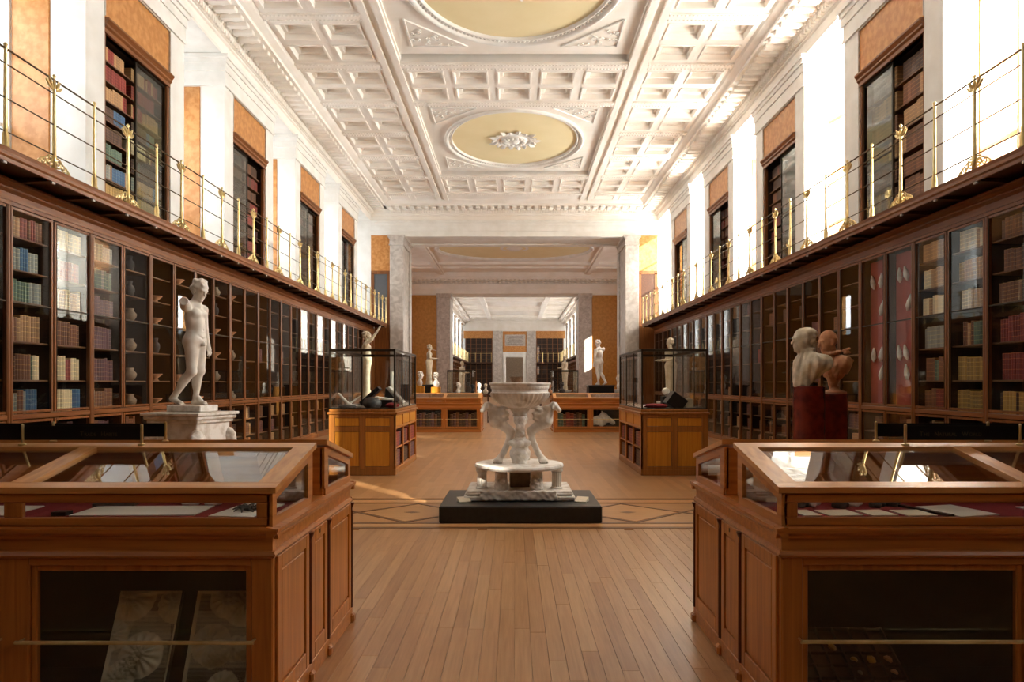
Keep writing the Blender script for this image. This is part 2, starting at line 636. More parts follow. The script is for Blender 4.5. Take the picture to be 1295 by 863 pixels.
def sculpt(name, prims, h, mat, post=None, pad=0.04):
    """prims: ('c',a,b,ra,rb,k[,noise]) tapered capsule, ('e',c,r,k[,rot][,noise]) ellipsoid; a key starting with '-' carves"""
    lo = np.full(3, 1e9); hi = np.full(3, -1e9)
    for p in prims:
        if p[0][0] == '-':
            continue
        if p[0] == 'c':
            for q, r in ((p[1], p[3]), (p[2], p[4])):
                lo = np.minimum(lo, np.array(q) - r); hi = np.maximum(hi, np.array(q) + r)
        else:
            r = max(p[2])
            lo = np.minimum(lo, np.array(p[1]) - r); hi = np.maximum(hi, np.array(p[1]) + r)
    lo -= pad; hi += pad
    n = [int((hi[i] - lo[i]) / h) + 2 for i in range(3)]
    X, Y, Z = np.meshgrid(*[(lo[i] + h * np.arange(n[i])).astype(np.float32) for i in range(3)], indexing='ij')
    D = None
    for p in prims:
        neg = p[0][0] == '-'
        kind = p[0][-1]
        if kind == 'c':
            a, b, ra, rb, k = p[1:6]
            nz = p[6] if len(p) > 6 else None
            ab = [b[i] - a[i] for i in range(3)]
            L2 = sum(x * x for x in ab) + 1e-9
            t = np.clip(((X - a[0]) * ab[0] + (Y - a[1]) * ab[1] + (Z - a[2]) * ab[2]) / L2, 0, 1)
            d = np.sqrt((X - a[0] - t * ab[0]) ** 2 + (Y - a[1] - t * ab[1]) ** 2 + (Z - a[2] - t * ab[2]) ** 2) - (ra + t * (rb - ra))
        else:
            c, r, k = p[1:4]
            rot = p[4] if len(p) > 4 else None
            nz = p[5] if len(p) > 5 else None
            x, y, z = X - c[0], Y - c[1], Z - c[2]
            if rot is not None:
                R = Euler(rot).to_matrix().transposed()
                x, y, z = [R[i][0] * x + R[i][1] * y + R[i][2] * z for i in range(3)]
            k0 = np.sqrt((x / r[0]) ** 2 + (y / r[1]) ** 2 + (z / r[2]) ** 2)
            k1 = np.sqrt((x / r[0] ** 2) ** 2 + (y / r[1] ** 2) ** 2 + (z / r[2] ** 2) ** 2) + 1e-9
            d = k0 * (k0 - 1) / k1
        if nz:
            am, fx, fy, fz = nz
            d = d + am * (np.sin(fx * X + 1.3 * np.sin(fz * 0.5 * Z)) * np.sin(fy * Y + 0.7) + np.sin(fz * Z + 1.1 * np.sin(fx * 0.6 * X + 0.4 * fy * Y)))
        if D is None:
            D = d
        elif neg:
            k = max(k, 1e-4)
            hh = np.clip(0.5 - 0.5 * (D + d) / k, 0, 1)
            D = D + (-d - D) * hh + k * hh * (1 - hh)
        else:
            k = max(k, 1e-4)
            hh = np.clip(0.5 + 0.5 * (d - D) / k, 0, 1)
            D = d + (D - d) * hh - k * hh * (1 - hh)
    if post:
        D = post(X, Y, Z, D)
    V, F = surfnet(D.astype(np.float32), lo, h)
    me = bpy.data.meshes.new(name)
    me.from_pydata(V.tolist(), [], F.tolist())
    me.materials.append(mat)
    me.polygons.foreach_set('use_smooth', [True] * len(me.polygons))
    me.update()
    return me


def head_prims(c, s=1.0, yaw=0.0, pitch=0.0, hair=0.012, roll=0.0, cap=None):
    """head of height about 0.25*s looking along local +x, turned by yaw about z and nodding by pitch"""
    R = Euler((roll, pitch, yaw)).to_matrix()
    def T(p):
        q = R @ (Vector(p) * s)
        return (c[0] + q.x, c[1] + q.y, c[2] + q.z)
    E = (roll, pitch, yaw)
    def r3(r):
        return tuple(x * s for x in r)
    P = [('e', T((-0.012, 0, 0.025)), r3((0.094, 0.076, 0.098)), 0.02 * s, E),
         ('e', T((0.03, 0, -0.05)), r3((0.058, 0.056, 0.078)), 0.035 * s, E),
         ('e', T((0.062, 0, -0.108)), r3((0.024, 0.026, 0.02)), 0.02 * s, E),
         ('c', T((0.078, -0.036, 0.018)), T((0.078, 0.036, 0.018)), 0.013 * s, 0.013 * s, 0.018 * s),
         ('-e', T((0.094, -0.031, -0.002)), r3((0.014, 0.019, 0.012)), 0.012 * s, E),
         ('-e', T((0.094, 0.031, -0.002)), r3((0.014, 0.019, 0.012)), 0.012 * s, E),
         ('e', T((0.074, -0.031, -0.003)), r3((0.012, 0.014, 0.010)), 0.004 * s, E),
         ('e', T((0.074, 0.031, -0.003)), r3((0.012, 0.014, 0.010)), 0.004 * s, E),
         ('c', T((0.086, 0, 0.012)), T((0.110, 0, -0.036)), 0.008 * s, 0.014 * s, 0.01 * s),
         ('c', T((0.080, -0.018, -0.064)), T((0.080, 0.018, -0.064)), 0.009 * s, 0.009 * s, 0.006 * s),
         ('c', T((0.078, -0.015, -0.079)), T((0.078, 0.015, -0.079)), 0.009 * s, 0.009 * s, 0.006 * s),
         ('e', T((-0.005, -0.075, -0.02)), r3((0.022, 0.010, 0.034)), 0.008 * s, E),
         ('e', T((-0.005, 0.075, -0.02)), r3((0.022, 0.010, 0.034)), 0.008 * s, E)]
    if hair:
        f = 70.0 / s
        P.append(('e', T((-0.03, 0, 0.052)), r3((0.100, 0.086, 0.082)), 0.008 * s, E, (hair * 0.5 * s, f, f, f)))
        P.append(('e', T((-0.066, 0, -0.01)), r3((0.058, 0.078, 0.070)), 0.012 * s, E, (hair * 0.5 * s, f, f, f)))
    return P


def hand_prims(wrist, d, s=1.0, up=(0, 0, 1)):
    """palm and five separate fingers from the wrist along direction d"""
    d = Vector(d).normalized()
    u = Vector(up)
    u = (u - d * u.dot(d)).normalized()
    w = d.cross(u)
    o = Vector(wrist)
    P = [('c', tuple(o), tuple(o + d * 0.075 * s), 0.026 * s, 0.034 * s, 0.02 * s)]
    for k, (off, ln) in enumerate(((-0.032, 0.062), (-0.011, 0.078), (0.011, 0.082), (0.032, 0.072))):
        b = o + d * 0.085 * s + w * off * s
        m = b + d * ln * 0.55 * s + w * off * 0.15 * s
        e = m + d * ln * 0.5 * s - u * 0.02 * s
        P.append(('c', tuple(b), tuple(m), 0.0105 * s, 0.0095 * s, 0.008 * s))
        P.append(('c', tuple(m), tuple(e), 0.0095 * s, 0.008 * s, 0.003 * s))
    b = o + d * 0.03 * s - w * 0.03 * s
    e = b + d * 0.045 * s - w * 0.035 * s - u * 0.012 * s
    P.append(('c', tuple(b), tuple(e), 0.014 * s, 0.010 * s, 0.01 * s))
    return P


# ================================================================== THE SETTING
YE = 29.1          # end plane of the near hall
YO = 31.1          # far side of the opening
YC = 48.0          # far wall of the central room
YN0, YN1 = 50.0, 82.2
ZA, ZW = 7.78, 8.40
ZC = 9.0           # underside of the ceiling ribs

# ---- floor
fl = struct('floor', MB().box(-9.5, 9.5, -5, 84, -0.2, -0.016), M['floor'])
rg = random.Random(3)
for g in range(48):
    x0 = -2.30 + g * 0.1
    y = 2.9 - rg.random() * 1.2
    while y < 7.66:
        ln = rg.choice([1.3, 1.7, 2.1])
        y1 = min(y + ln, 7.66)
        if y1 > 3.3 and y1 - y > 0.1:
            t = rg.random() * 0.0006
            part('floor_board', MB().cbox(x0 + 0.0008, x0 + 0.0992, max(y, 2.9) + 0.0008, y1 - 0.0008, -0.02, -0.0012 + t, 0.0008), M['plank'][rg.choice([0, 0, 1, 1, 2, 3, 4, 0, 2])], fl)
        y = y1
# wide field of boards round the modelled ones
part('floor_field', MB().box(-9.5, -2.30, -5, 7.66, -0.02, -0.0005).box(2.50, 9.5, -5, 7.66, -0.02, -0.0005).box(-2.30, 2.50, -5, 2.9, -0.02, -0.0005).box(-9.5, 9.5, 9.66, 84, -0.02, -0.0005), M['floor'], fl)
part('border_board', MB().box(-9.5, 9.5, 7.66, 9.66, -0.02, -0.004), wood('border_oak', lin(172, 122, 74), lin(194, 146, 96), 'x', 0.29, 0.02), fl)
for y0, y1 in ((7.69, 7.75), (7.94, 8.0), (9.28, 9.33), (9.55, 9.61)):
    part('inlay_strip', MB().box(-5.8, 5.8, y0, y1, -0.012, -0.0002), M['inlay_dark'], fl)
for y0, y1 in ((7.76, 7.93), (9.34, 9.54)):
    part('inlay_strip', MB().box(-5.8, 5.8, y0, y1, -0.012, -0.0008), M['inlay_light'], fl)
for k in range(-4, 5):
    cx, cy, hx, hy = 0.07 + 1.34 * k, 8.64, 0.67, 0.62
    for (ax, ay, bx, by) in ((cx - hx, cy, cx, cy + hy), (cx, cy + hy, cx + hx, cy), (cx + hx, cy, cx, cy - hy), (cx, cy - hy, cx - hx, cy)):
        d = Vector((bx - ax, by - ay)).normalized() * 0.0
        n = Vector((-(by - ay), bx - ax)).normalized() * 0.022
        part('inlay_band', MB().prism('z', [(ax + n.x, ay + n.y), (bx + n.x, by + n.y), (bx - n.x, by - n.y), (ax - n.x, ay - n.y)], -0.012, -0.0003), M['inlay_dark'], fl)
    part('inlay_diamond', MB().prism('z', [(cx - 0.1, cy), (cx, cy - 0.06), (cx + 0.1, cy), (cx, cy + 0.06)], -0.012, -0.0003), M['inlay_dark'], fl)
    part('inlay_field', MB().prism('z', [(cx - 0.62, cy), (cx, cy - 0.57), (cx + 0.62, cy), (cx, cy + 0.57)], -0.012, -0.001), M['inlay_light'], fl)
for y0, y1 in ((20.3, 20.38), (21.6, 21.68)):
    part('inlay_strip', MB().box(-5.8, 5.8, y0, y1, -0.012, -0.0002), M['inlay_dark'], fl)

# ---- side walls
wall_no = {-1: 'wall_left', 1: 'wall_right'}
walls = {}
NB = list(range(-3, 4))
win_n = 0
for sx in (-1, 1):
    def X(a):
        return sx * a
    b = MB()
    b.box(X(6.3), X(7.1), -5, YE, 0, 3.9)
    b.box(X(6.0), X(7.1), -5, YE, 3.9, 4.06)
    b.box(X(6.0), X(7.1), -5, YE, ZW, 9.6)
    b.box(X(6.0), X(7.1), -5, P0 - 3 * PITCH - 0.45, 4.06, ZW)
    for i in NB:
        p = P0 + i * PITCH
        a, e = p - 0.45, p + PW + 0.5
        b.box(X(6.0), X(7.1), a, p, 4.06, ZW)
        b.box(X(6.0), X(7.1), p + PW, e, 4.06, ZW)
        b.box(X(6.5), X(7.1), p, p + PW, 4.06, ZW)
        b.box(X(6.0), X(6.5), p, p + PW, 7.75, ZW)
        for z0, z1, q in ((7.76, 7.82, 0.035), (7.82, 8.06, 0.02), (8.06, 8.22, 0.045), (8.22, 8.31, 0.075), (8.31, 8.39, 0.11)):
            b.box(X(6.0 - q), X(7.04), a - q, e + q, z0, z1)
    wl = struct(wall_no[sx], b, M['plaster'])
    walls[sx] = wl
    for i in NB:
        p = P0 + i * PITCH
        a, e = p - 0.45, p + PW + 0.5
        part('jamb_panel', MB().cbox(X(6.5), X(7.03), a - 0.02, a + 0.01, 4.06, 7.74, 0.008), M['scagliola'], wl)
        part('jamb_panel', MB().cbox(X(6.5), X(7.03), e - 0.01, e + 0.02, 4.06, 7.74, 0.008), M['scagliola'], wl)
        fm = MB()
        fm.cbox(X(6.02), X(6.1), p, p + PW, 7.0, 7.74, 0.01)
        part('scagliola_panel', fm, M['scagliola'], wl)
        fr = MB().box(X(5.99), X(6.05), p, p + 0.02, 7.0, 7.75).box(X(5.99), X(6.05), p + PW - 0.02, p + PW, 7.0, 7.75).box(X(5.99), X(6.05), p, p + PW, 7.73, 7.75)
        part('panel_edge', fr, M['marble_pier'], wl)
    # windows
    for a, e in window_gaps():
        win_n += 1
        f = MB()
        for y in (a + 0.03, (a + e) / 2, e - 0.03):
            f.box(X(7.04), X(7.10), y - 0.02, y + 0.02, 4.06, ZW)
        for k in range(5):
            z = 4.09 + k * (ZW - 4.12) / 4
            f.box(X(7.045), X(7.095), a, e, z - 0.02, z + 0.02)
        wo = struct('window_%d' % win_n, f, M['window_white'])
        for z0, z1 in ((4.08, 6.2), (6.24, 8.38)):
            part('pane', MB().box(X(7.068), X(7.072), a + 0.02, e - 0.02, z0, z1), M['glass'], wo)

# ---- back wall behind the camera
struct('wall_back', MB().box(-7.1, 7.1, -5.3, -5, 0, 9.6), M['plaster'])

for sx in (-1, 1):
    part('oak_lining', MB().box(sx * 5.84, sx * 6.29, -5, 6.46, 0, 3.9), M['wood_dark'], walls[sx])
part('oak_lining', MB().box(-5.8, 5.8, -5.02, -4.9, 0, 6.9), M['wood_dark'], bpy.data.objects['wall_back'])

# ---- end of the near hall: opening with grey marble piers
be = MB()
for sx in (-1, 1):
    be.box(sx * 5.17, sx * 9.6, YE, YO, 0, ZA)
be.box(-9.6, 9.6, YE, YO, ZA, 9.6)
we = struct('wall_end', be, M['plaster'])
for sx in (-1, 1):
    pb = MB()
    pb.cbox(sx * 4.62, sx * 5.19, YE - 0.12, YE + 0.3, 0.0, 7.36, 0.02)
    pb.cbox(sx * 4.66, sx * 5.18, YE + 0.3, YO - 0.4, 0, 7.36, 0.02)
    pb.cbox(sx * 4.60, sx * 5.19, YO - 0.42, YO + 0.1, 0, 7.36, 0.02)
    part('marble_pier', pb, M['marble_pier'], we)
    cp = MB()
    for z0, z1, q in ((7.36, 7.40, 0.03), (7.40, 7.62, 0.0), (7.62, 7.68, 0.03), (7.68, ZA, 0.07)):
        cp.box(sx * (4.62 - q), sx * (5.2 + q), YE - 0.12 - q, YO + 0.1 + q, z0, z1)
    part('pier_capital', cp, M['marble_pier'], we)
    part('scagliola_panel', MB().box(sx * 5.2, sx * 5.99, YE - 0.03, YE, 6.30, ZA), M['scagliola'], we)
    # dark niche of books at gallery level and oak lining below it
    nb = MB().box(sx * 5.2, sx * 5.99, YE - 0.05, YE, 6.16, 6.30).box(sx * 5.2, sx * 5.30, YE - 0.05, YE, 4.06, 6.2).box(sx * 5.86, sx * 5.99, YE - 0.05, YE, 4.06, 6.2)
    part('niche_frame', nb, M['wood_case'], we)
    part('niche_door', MB().box(sx * 5.3, sx * 5.86, YE - 0.03, YE - 0.01, 4.06, 6.16), plain('niche_grey', lin(86, 88, 92), 0.4) if sx < 0 else M['wood_dark'], we)
    part('oak_lining', MB().box(sx * 5.2, sx * 5.84, YE - 0.03, YE, 0, 4.06), M['wood_case'], we)
# beam over the opening
ar = MB()
for z0, z1, q in ((ZA, ZA + 0.18, 0.02), (ZA + 0.18, ZA + 0.40, 0.05), (ZA + 0.40, ZA + 0.52, 0.08), (ZA + 0.52, 8.38, 0.12)):
    ar.box(-6.0, 6.0, YE - q, YE + 0.2, z0, z1)
ar.box(-4.66, 4.66, YE - 0.1, YE + 0.25, ZA - 0.06, ZA).box(-4.66, 4.66, YO - 0.3, YO + 0.1, ZA - 0.06, ZA)
part('architrave', ar, M['plaster'], we)

# ---- cornices (one trim per run)
CPROF = [(0, 8.38), (0.02, 8.42), (0.02, 8.60), (0.06, 8.62), (0.06, 8.655), (0.10, 8.66), (0.10, 8.67), (0.16, 8.77), (0.20, 8.83), (0.22, 8.845), (0.72, 8.845), (0.72, 8.92), (0.78, 8.95), (0.86, 9.0), (0.90, 9.06), (0.90, 9.4)]
mod_me = None


def cornice(name, fn, length, start_vis=0.0):
    """fn(out, along, z) -> world point; profile swept along"""
    n = len(CPROF)
    vs = [fn(o, 0, z) for o, z in CPROF] + [fn(o, length, z) for o, z in CPROF]
    m = MB().add(vs, [(i, i + n, i + n + 1, i + 1) for i in range(n - 1)])
    t = struct(name, m, M['plaster_warm'])
    dn = MB()
    eg = MB()
    def bx(mb, o0, o1, s0, s1, z0, z1):
        p, q = fn(o0, s0, z0), fn(o1, s1, z1)
        mb.box(p[0], q[0], p[1], q[1], p[2], q[2])
    s = start_vis
    while s < length:
        bx(dn, 0.10, 0.155, s, s + 0.06, 8.665, 8.755)
        c = fn(0.19, s + 0.03, 8.80)
        eg.ball(c, (0.035, 0.035, 0.035), 6, 4)
        s += 0.105
    part('dentils', dn, M['plaster_warm'], t, kind='stuff')
    part('egg_moulding', eg, M['plaster_warm'], t, kind='stuff')
    s = start_vis + 0.1
    first = None
    while s < length - 0.1:
        p = fn(0.44, s, 8.845)
        q0, q1 = fn(0.24, s - 0.075, 8.76), fn(0.66, s + 0.075, 8.845)
        if first is None:
            ex, ey = abs(q1[0] - q0[0]) / 2, abs(q1[1] - q0[1]) / 2
            mm = MB().cbox(-ex, ex, -ey, ey, -0.085, 0, 0.015)
            first = mm.mesh('modillion', M['plaster_warm'])
            rm = MB().lathe([(0.0, -0.05), (0.03, -0.045), (0.04, -0.02), (0.07, -0.03), (0.085, -0.005), (0.09, 0.0)], 8)
            ros = rm.mesh('cornice_rosette', M['plaster_warm'], True)
        put('modillion', first, t, p)
        put('cornice_rosette', ros, t, fn(0.44, s + 0.15, 8.846))
        s += 0.30
    return t


cornice('trim_1', lambda o, s, z: (-6.0 + o, s, z), YE, 11.8)
cornice('trim_2', lambda o, s, z: (6.0 - o, s, z), YE, 11.8)
cornice('trim_3', lambda o, s, z: (-6.0 + s, YE - 0.06 - o, z), 12.0, 0.8)

# ---- ceiling of the near hall
ce = struct('ceiling', MB().box(-7.2, 7.2, -5, YE + 0.5, 9.5, 9.75), M['plaster_warm'])
RY = [9.7 + 2.2 * k for k in range(9)]       # cross ribs 9.7 .. 27.3
cy0, cy1 = 9.6, 27.9
bm_ = MB()
for sx in (-1, 1):
    bm_ = MB()
    bm_.box(sx * 2.62, sx * 3.14, -5, 28.3, 9.08, 9.5)
    bm_.box(sx * 2.66, sx * 2.80, -5, 28.3, ZC, 9.08).box(sx * 2.96, sx * 3.10, -5, 28.3, ZC, 9.08).box(sx * 2.80, sx * 2.83, -5, 28.3, 9.03, 9.08)
    part('ceiling_beam', bm_, M['plaster_warm'], ce)


def coffer_mesh(w, d):
    """stepped, hollow ceiling coffer w (x) by d (y), seen from below"""
    rings = [(1.0, 1.0, 0.0), (0.80, 0.76, 0.0), (0.79, 0.75, -0.025), (0.73, 0.69, -0.025), (0.71, 0.67, 0.0), (0.69, 0.65, 0.10), (0.54, 0.48, 0.10), (0.51, 0.45, 0.125), (0.49, 0.43, 0.20)]
    vs, fs = [], []
    for a, b_, z in rings:
        vs += [(-w / 2 * a, -d / 2 * b_, z), (w / 2 * a, -d / 2 * b_, z), (w / 2 * a, d / 2 * b_, z), (-w / 2 * a, d / 2 * b_, z)]
    for r in range(len(rings) - 1):
        for k in range(4):
            k2 = (k + 1) % 4
            fs.append((r * 4 + k, r * 4 + k2, r * 4 + 4 + k2, r * 4 + 4 + k))
    e = (len(rings) - 1) * 4
    fs.append((e, e + 1, e + 2, e + 3))
    mb = MB().add(vs, fs)
    return mb.mesh('coffer', M['plaster_warm'], recalc=False)


bead = MB()
cof_s = coffer_mesh(1.0, 0.925)
cof_c = coffer_mesh(1.064, 0.925)
for k, ry in enumerate(RY + [29.4]):
    for sx in (-1, 1):
        if k < len(RY):
            part('ceiling_rib', MB().box(sx * 3.1, sx * 5.12, ry - 0.13, ry + 0.13, ZC + 0.01, 9.4).box(sx * 3.1, sx * 5.12, ry - 0.175, ry + 0.175, ZC + 0.05, 9.4), M['plaster_warm'], ce)
            for q in range(25):
                for dy in (-0.085, 0.085):
                    bead.ball((sx * (3.14 + q * 0.08), ry + dy, ZC + 0.012), (0.03, 0.026, 0.022), 6, 4)
        if k < len(RY) and (ry > 11 or True):
            for cx in (3.6, 4.6):
                for dy in (0.6375, 1.5625):
                    if ry + dy < 28.2:
                        put('coffer', cof_s, ce, (sx * cx, ry + dy, ZC + 0.05))
for (a, b_) in ((16.3, 18.5), (25.1, 27.3), (7.5, 9.7)):
    for ry in (a, b_):
        part('ceiling_rib', MB().box(-2.66, 2.66, ry - 0.13, ry + 0.13, ZC + 0.01, 9.4).box(-2.66, 2.66, ry - 0.175, ry + 0.175, ZC + 0.05, 9.4), M['plaster_warm'], ce)
        for q in range(66):
            for dy in (-0.085, 0.085):
                bead.ball((-2.6 + q * 0.08, ry + dy, ZC + 0.012), (0.03, 0.026, 0.022), 6, 4)
    for q in range(5):
        for dy in (0.6375, 1.5625):
            put('coffer', cof_c, ce, (-2.128 + q * 1.064, a + dy, ZC + 0.05))
part('egg_moulding', bead, M['plaster_warm'], ce, kind='stuff')
part('ceiling_strip', MB().box(-5.1, 5.1, 27.48, 29.1, ZC + 0.06, 9.4), M['plaster_warm'], ce)


def oval_panel(par, cy, hx, hy, rx, ry_, zp, ornament=True):
    n = 72
    vs, fs = [], []
    for k in range(n):
        a = 2 * PI * k / n
        c, s_ = math.cos(a), math.sin(a)
        vs.append((rx * c, cy + ry_ * s_, zp))
        m = max(abs(c) / hx, abs(s_) / hy)
        vs.append((c / m, cy + s_ / m, zp))
    # put true corners in
    for k in range(n):
        k2 = (k + 1) % n
        fs.append((2 * k, 2 * k2, 2 * k2 + 1, 2 * k + 1))
    for (qx, qy) in ((hx, hy), (-hx, hy), (-hx, -hy), (hx, -hy)):
        an = math.atan2(qy, qx) % (2 * PI)
        k = int(an / (2 * PI / n)) % n
        vs.append((qx, cy + qy, zp))
        fs.append((2 * k + 1, 2 * ((k + 1) % n) + 1, len(vs) - 1))
    part('oval_surround', MB().add(vs, fs), M['plaster_warm'], par)
    ring = MB()
    prof = [(0.0, 0.0), (0.02, -0.05), (-0.04, -0.09), (-0.09, -0.05), (-0.11, 0.0), (-0.15, 0.01), (-0.17, -0.03), (-0.21, -0.02), (-0.22, 0.1)]
    m = len(prof)
    rv, rf = [], []
    for k in range(n):
        a = 2 * PI * k / n
        for (d, z) in prof:
            rv.append(((rx + d) * math.cos(a), cy + (ry_ + d) * math.sin(a), zp + z))
    for k in range(n):
        k2 = (k + 1) % n
        for j in range(m - 1):
            rf.append((k * m + j, k2 * m + j, k2 * m + j + 1, k * m + j + 1))
    part('oval_moulding', MB().add(rv, rf), M['plaster'], par, smooth=True)
    be2 = MB()
    nbd = int(2 * PI * (rx + ry_) / 2 / 0.11)
    for k in range(nbd):
        a = 2 * PI * k / nbd
        be2.ball(((rx - 0.13) * math.cos(a), cy + (ry_ - 0.13) * math.sin(a), zp - 0.01), (0.04, 0.04, 0.03), 6, 4)
    part('bead_moulding', be2, M['plaster'], par, kind='stuff')
    dv = [((rx - 0.2) * math.cos(2 * PI * k / n), cy + (ry_ - 0.2) * math.sin(2 * PI * k / n), zp + 0.04) for k in range(n)]
    part('cream_oval', MB().add(dv, [tuple(range(n))]), M['cream'], par)
    if not ornament:
        return
    # central rosette of leaves
    ro = MB()
    ro.lathe([(0.62, 0.0), (0.60, -0.03), (0.50, -0.035), (0.46, 0.0), (0.40, -0.01), (0.37, -0.06), (0.28, -0.07), (0.24, -0.02), (0.18, -0.03), (0.14, -0.10), (0.06, -0.13), (0, -0.13)], 40, (0, cy, zp + 0.04))
    for k in range(18):
        a = 2 * PI * k / 18
        u = Vector((math.cos(a), math.sin(a), 0))
        w = Vector((-u.y, u.x, 0))
        o = Vector((0, cy, zp + 0.03))
        L_ = 0.86 if k % 2 == 0 else 0.74
        p = [o + u * 0.5 - w * 0.05, o + u * 0.5 + w * 0.05, o + u * (L_ - 0.12) + w * 0.085 - Vector((0, 0, .02)), o + u * L_ - Vector((0, 0, 0.03)), o + u * (L_ - 0.12) - w * 0.085 - Vector((0, 0, .02))]
        c = o + u * 0.68 - Vector((0, 0, 0.09))
        ro.add([tuple(q) for q in p] + [tuple(c)], [(0, 1, 5), (1, 2, 5), (2, 3, 5), (3, 4, 5), (4, 0, 5)])
    for k in range(14):
        a = 2 * PI * k / 14
        ro.ball((0.31 * math.cos(a), cy + 0.31 * math.sin(a), zp - 0.04), (0.06, 0.06, 0.05), 8, 4)
    part('ceiling_rosette', ro, M['plaster'], par, smooth='auto')
    # spandrel triangles with scrollwork
    for qx in (-1, 1):
        for qy in (-1, 1):
            A = Vector((qx * (hx - 0.35), cy + qy * (hy - 0.38), zp))
            B = A - Vector((qx * 1.25, 0, 0))
            Cc = A - Vector((0, qy * 1.15, 0))
            tr = MB()
            dz = Vector((0, 0, -0.015))
            for (p, q) in ((A, B), (B, Cc), (Cc, A)):
                tr.tube([p + dz, q + dz], 0.022, 5)
            rr = random.Random(11)
            for s_ in range(16):
                u, v = rr.random(), rr.random()
                if u + v > 0.86:
                    u, v = (1 - u) * 0.85, (1 - v) * 0.85
                if u + v > 0.86:
                    continue
                ctr = A + (B - A) * (u * 0.9 + 0.05) + (Cc - A) * (v * 0.9 + 0.05)
                rad = 0.045 + 0.035 * rr.random()
                a0 = rr.random() * 6.28
                pts = [(ctr.x + rad * (1 - t / 9.) * math.cos(a0 + t * 0.75), ctr.y + rad * (1 - t / 9.) * math.sin(a0 + t * 0.75), zp - 0.02) for t in range(8)]
                tr.tube(pts, 0.014, 5)
            part('spandrel_scroll', tr, M['plaster'], par, smooth='auto')


oval_panel(ce, 21.65, 2.64, 3.02, 2.14, 2.55, 9.14)
oval_panel(ce, 12.90, 2.64, 3.02, 2.14, 2.55, 9.14)

# ---- central room
bc = MB()
for sx in (-1, 1):
    bc.box(sx * 8.8, sx * 9.1, YO, YC, 0, 4.2).box(sx * 8.8, sx * 9.1, YO, YC, 8.5, 9.6)
    for a, e in ((YO, 33.5), (35.9, 42.4), (43.6, YC)):
        bc.box(sx * 8.8, sx * 9.1, a, e, 4.2, 8.5)
    bc.box(sx * 8.8, sx * 9.1, 42.4, 43.6, 4.2, 4.6).box(sx * 8.8, sx * 9.1, 42.4, 43.6, 7.0, 8.5)
wc = struct('wall_middle', bc, M['scagliola_deep'])
b2 = MB()
for sx in (-1, 1):
    b2.box(sx * 4.5, sx * 9.1, YC, YN0, 0, ZA)
b2.box(-9.1, 9.1, YC, YN0, ZA, 9.6)
wm = struct('wall_inner', b2, M['plaster'])
for sx in (-1, 1):
    part('scagliola_panel', MB().box(sx * 5.36, sx * 8.8, YC - 0.03, YC, 0.3, ZA - 0.1), M['scagliola_deep'], wm)
    part('marble_pier', MB().cbox(sx * 4.42, sx * 5.33, YC - 0.15, YN0 + 0.1, 0, 7.5, 0.02).box(sx * 4.38, sx * 5.37, YC - 0.2, YN0 + 0.15, 7.5, ZA), M['marble_pier'], wm)
ar = MB()
for z0, z1, q in ((ZA, ZA + 0.3, 0.05), (ZA + 0.3, 8.38, 0.12)):
    ar.box(-8.8, 8.8, YC - q, YC, z0, z1)
for z0, z1, q in ((8.38, 8.45, 0.18), (8.62, 8.72, 0.25), (8.72, 8.86, 0.55), (8.86, 9.15, 0.75)):
    ar.box(-8.8, 8.8, YC - q, YC, z0, z1)
part('architrave', ar, M['plaster_warm'], wm)
md = MB()
for k in range(58):
    x = -8.6 + k * 0.3
    md.box(x, x + 0.15, YC - 0.52, YC - 0.25, 8.62, 8.72)
    md.ball((x + 0.075, YC - 0.13, 8.54), (0.1, 0.06, 0.07), 6, 4)
part('modillions', md, M['plaster_warm'], wm, kind='stuff')
cm = struct('ceiling_2', MB().box(-9.2, 9.2, YO, YN0, 9.45, 9.7), M['plaster_warm'])
part('ceiling_panel', MB().box(-8.8, -4.7, YO, YC, 9.15, 9.45).box(4.7, 8.8, YO, YC, 9.15, 9.45).box(-4.7, 4.7, 43.1, YC, 9.15, 9.45).box(-4.7, 4.7, YO, 35.3, 9.15, 9.45), M['plaster_warm'], cm)
oval_panel(cm, 39.2, 4.7, 3.9, 4.45, 3.3, 9.15, False)
for sx in (-1, 1):
    part('ceiling_beam', MB().box(sx * 4.75, sx * 5.2, YO, YC, 9.0, 9.2).box(sx * 4.85, sx * 5.1, YO, YC, 8.95, 9.0), M['plaster_warm'], cm)
part('ceiling_rib', MB().box(-8.8, 8.8, 43.2, 43.6, 9.0, 9.2).box(-8.8, 8.8, 45.0, 45.3, 9.05, 9.2), M['plaster_warm'], cm)
part('ceiling_rosette', MB().lathe([(0.9, 0), (0.8, -0.06), (0.5, -0.04), (0.3, -0.12), (0, -0.14)], 28, (0, 39.2, 9.24)), M['plaster'], cm, smooth=True)

# ---- far hall
bn = MB()
for sx in (-1, 1):
    bn.box(sx * 6.0, sx * 7.1, YN0, YN1, 0, 4.06).box(sx * 6.0, sx * 7.1, YN0, YN1, ZW, 9.6)
    for i in range(7):
        p = YN0 + 0.2 + i * PITCH
        bn.box(sx * 6.0, sx * 7.1, p, p + 0.5, 4.06, ZW).box(sx * 6.0, sx * 7.1, p + 2.4, p + 2.9, 4.06, ZW).box(sx * 6.4, sx * 7.1, p + 0.5, p + 2.4, 4.06, ZW)
wn = struct('wall_far', bn, M['plaster'])
for sx in (-1, 1):
    for i in range(7):
        p = YN0 + 0.2 + i * PITCH
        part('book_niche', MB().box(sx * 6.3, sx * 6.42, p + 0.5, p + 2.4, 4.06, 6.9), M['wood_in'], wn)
        part('scagliola_panel', MB().box(sx * 6.3, sx * 6.42, p + 0.5, p + 2.4, 6.9, ZA), M['scagliola'], wn)
bf = MB()
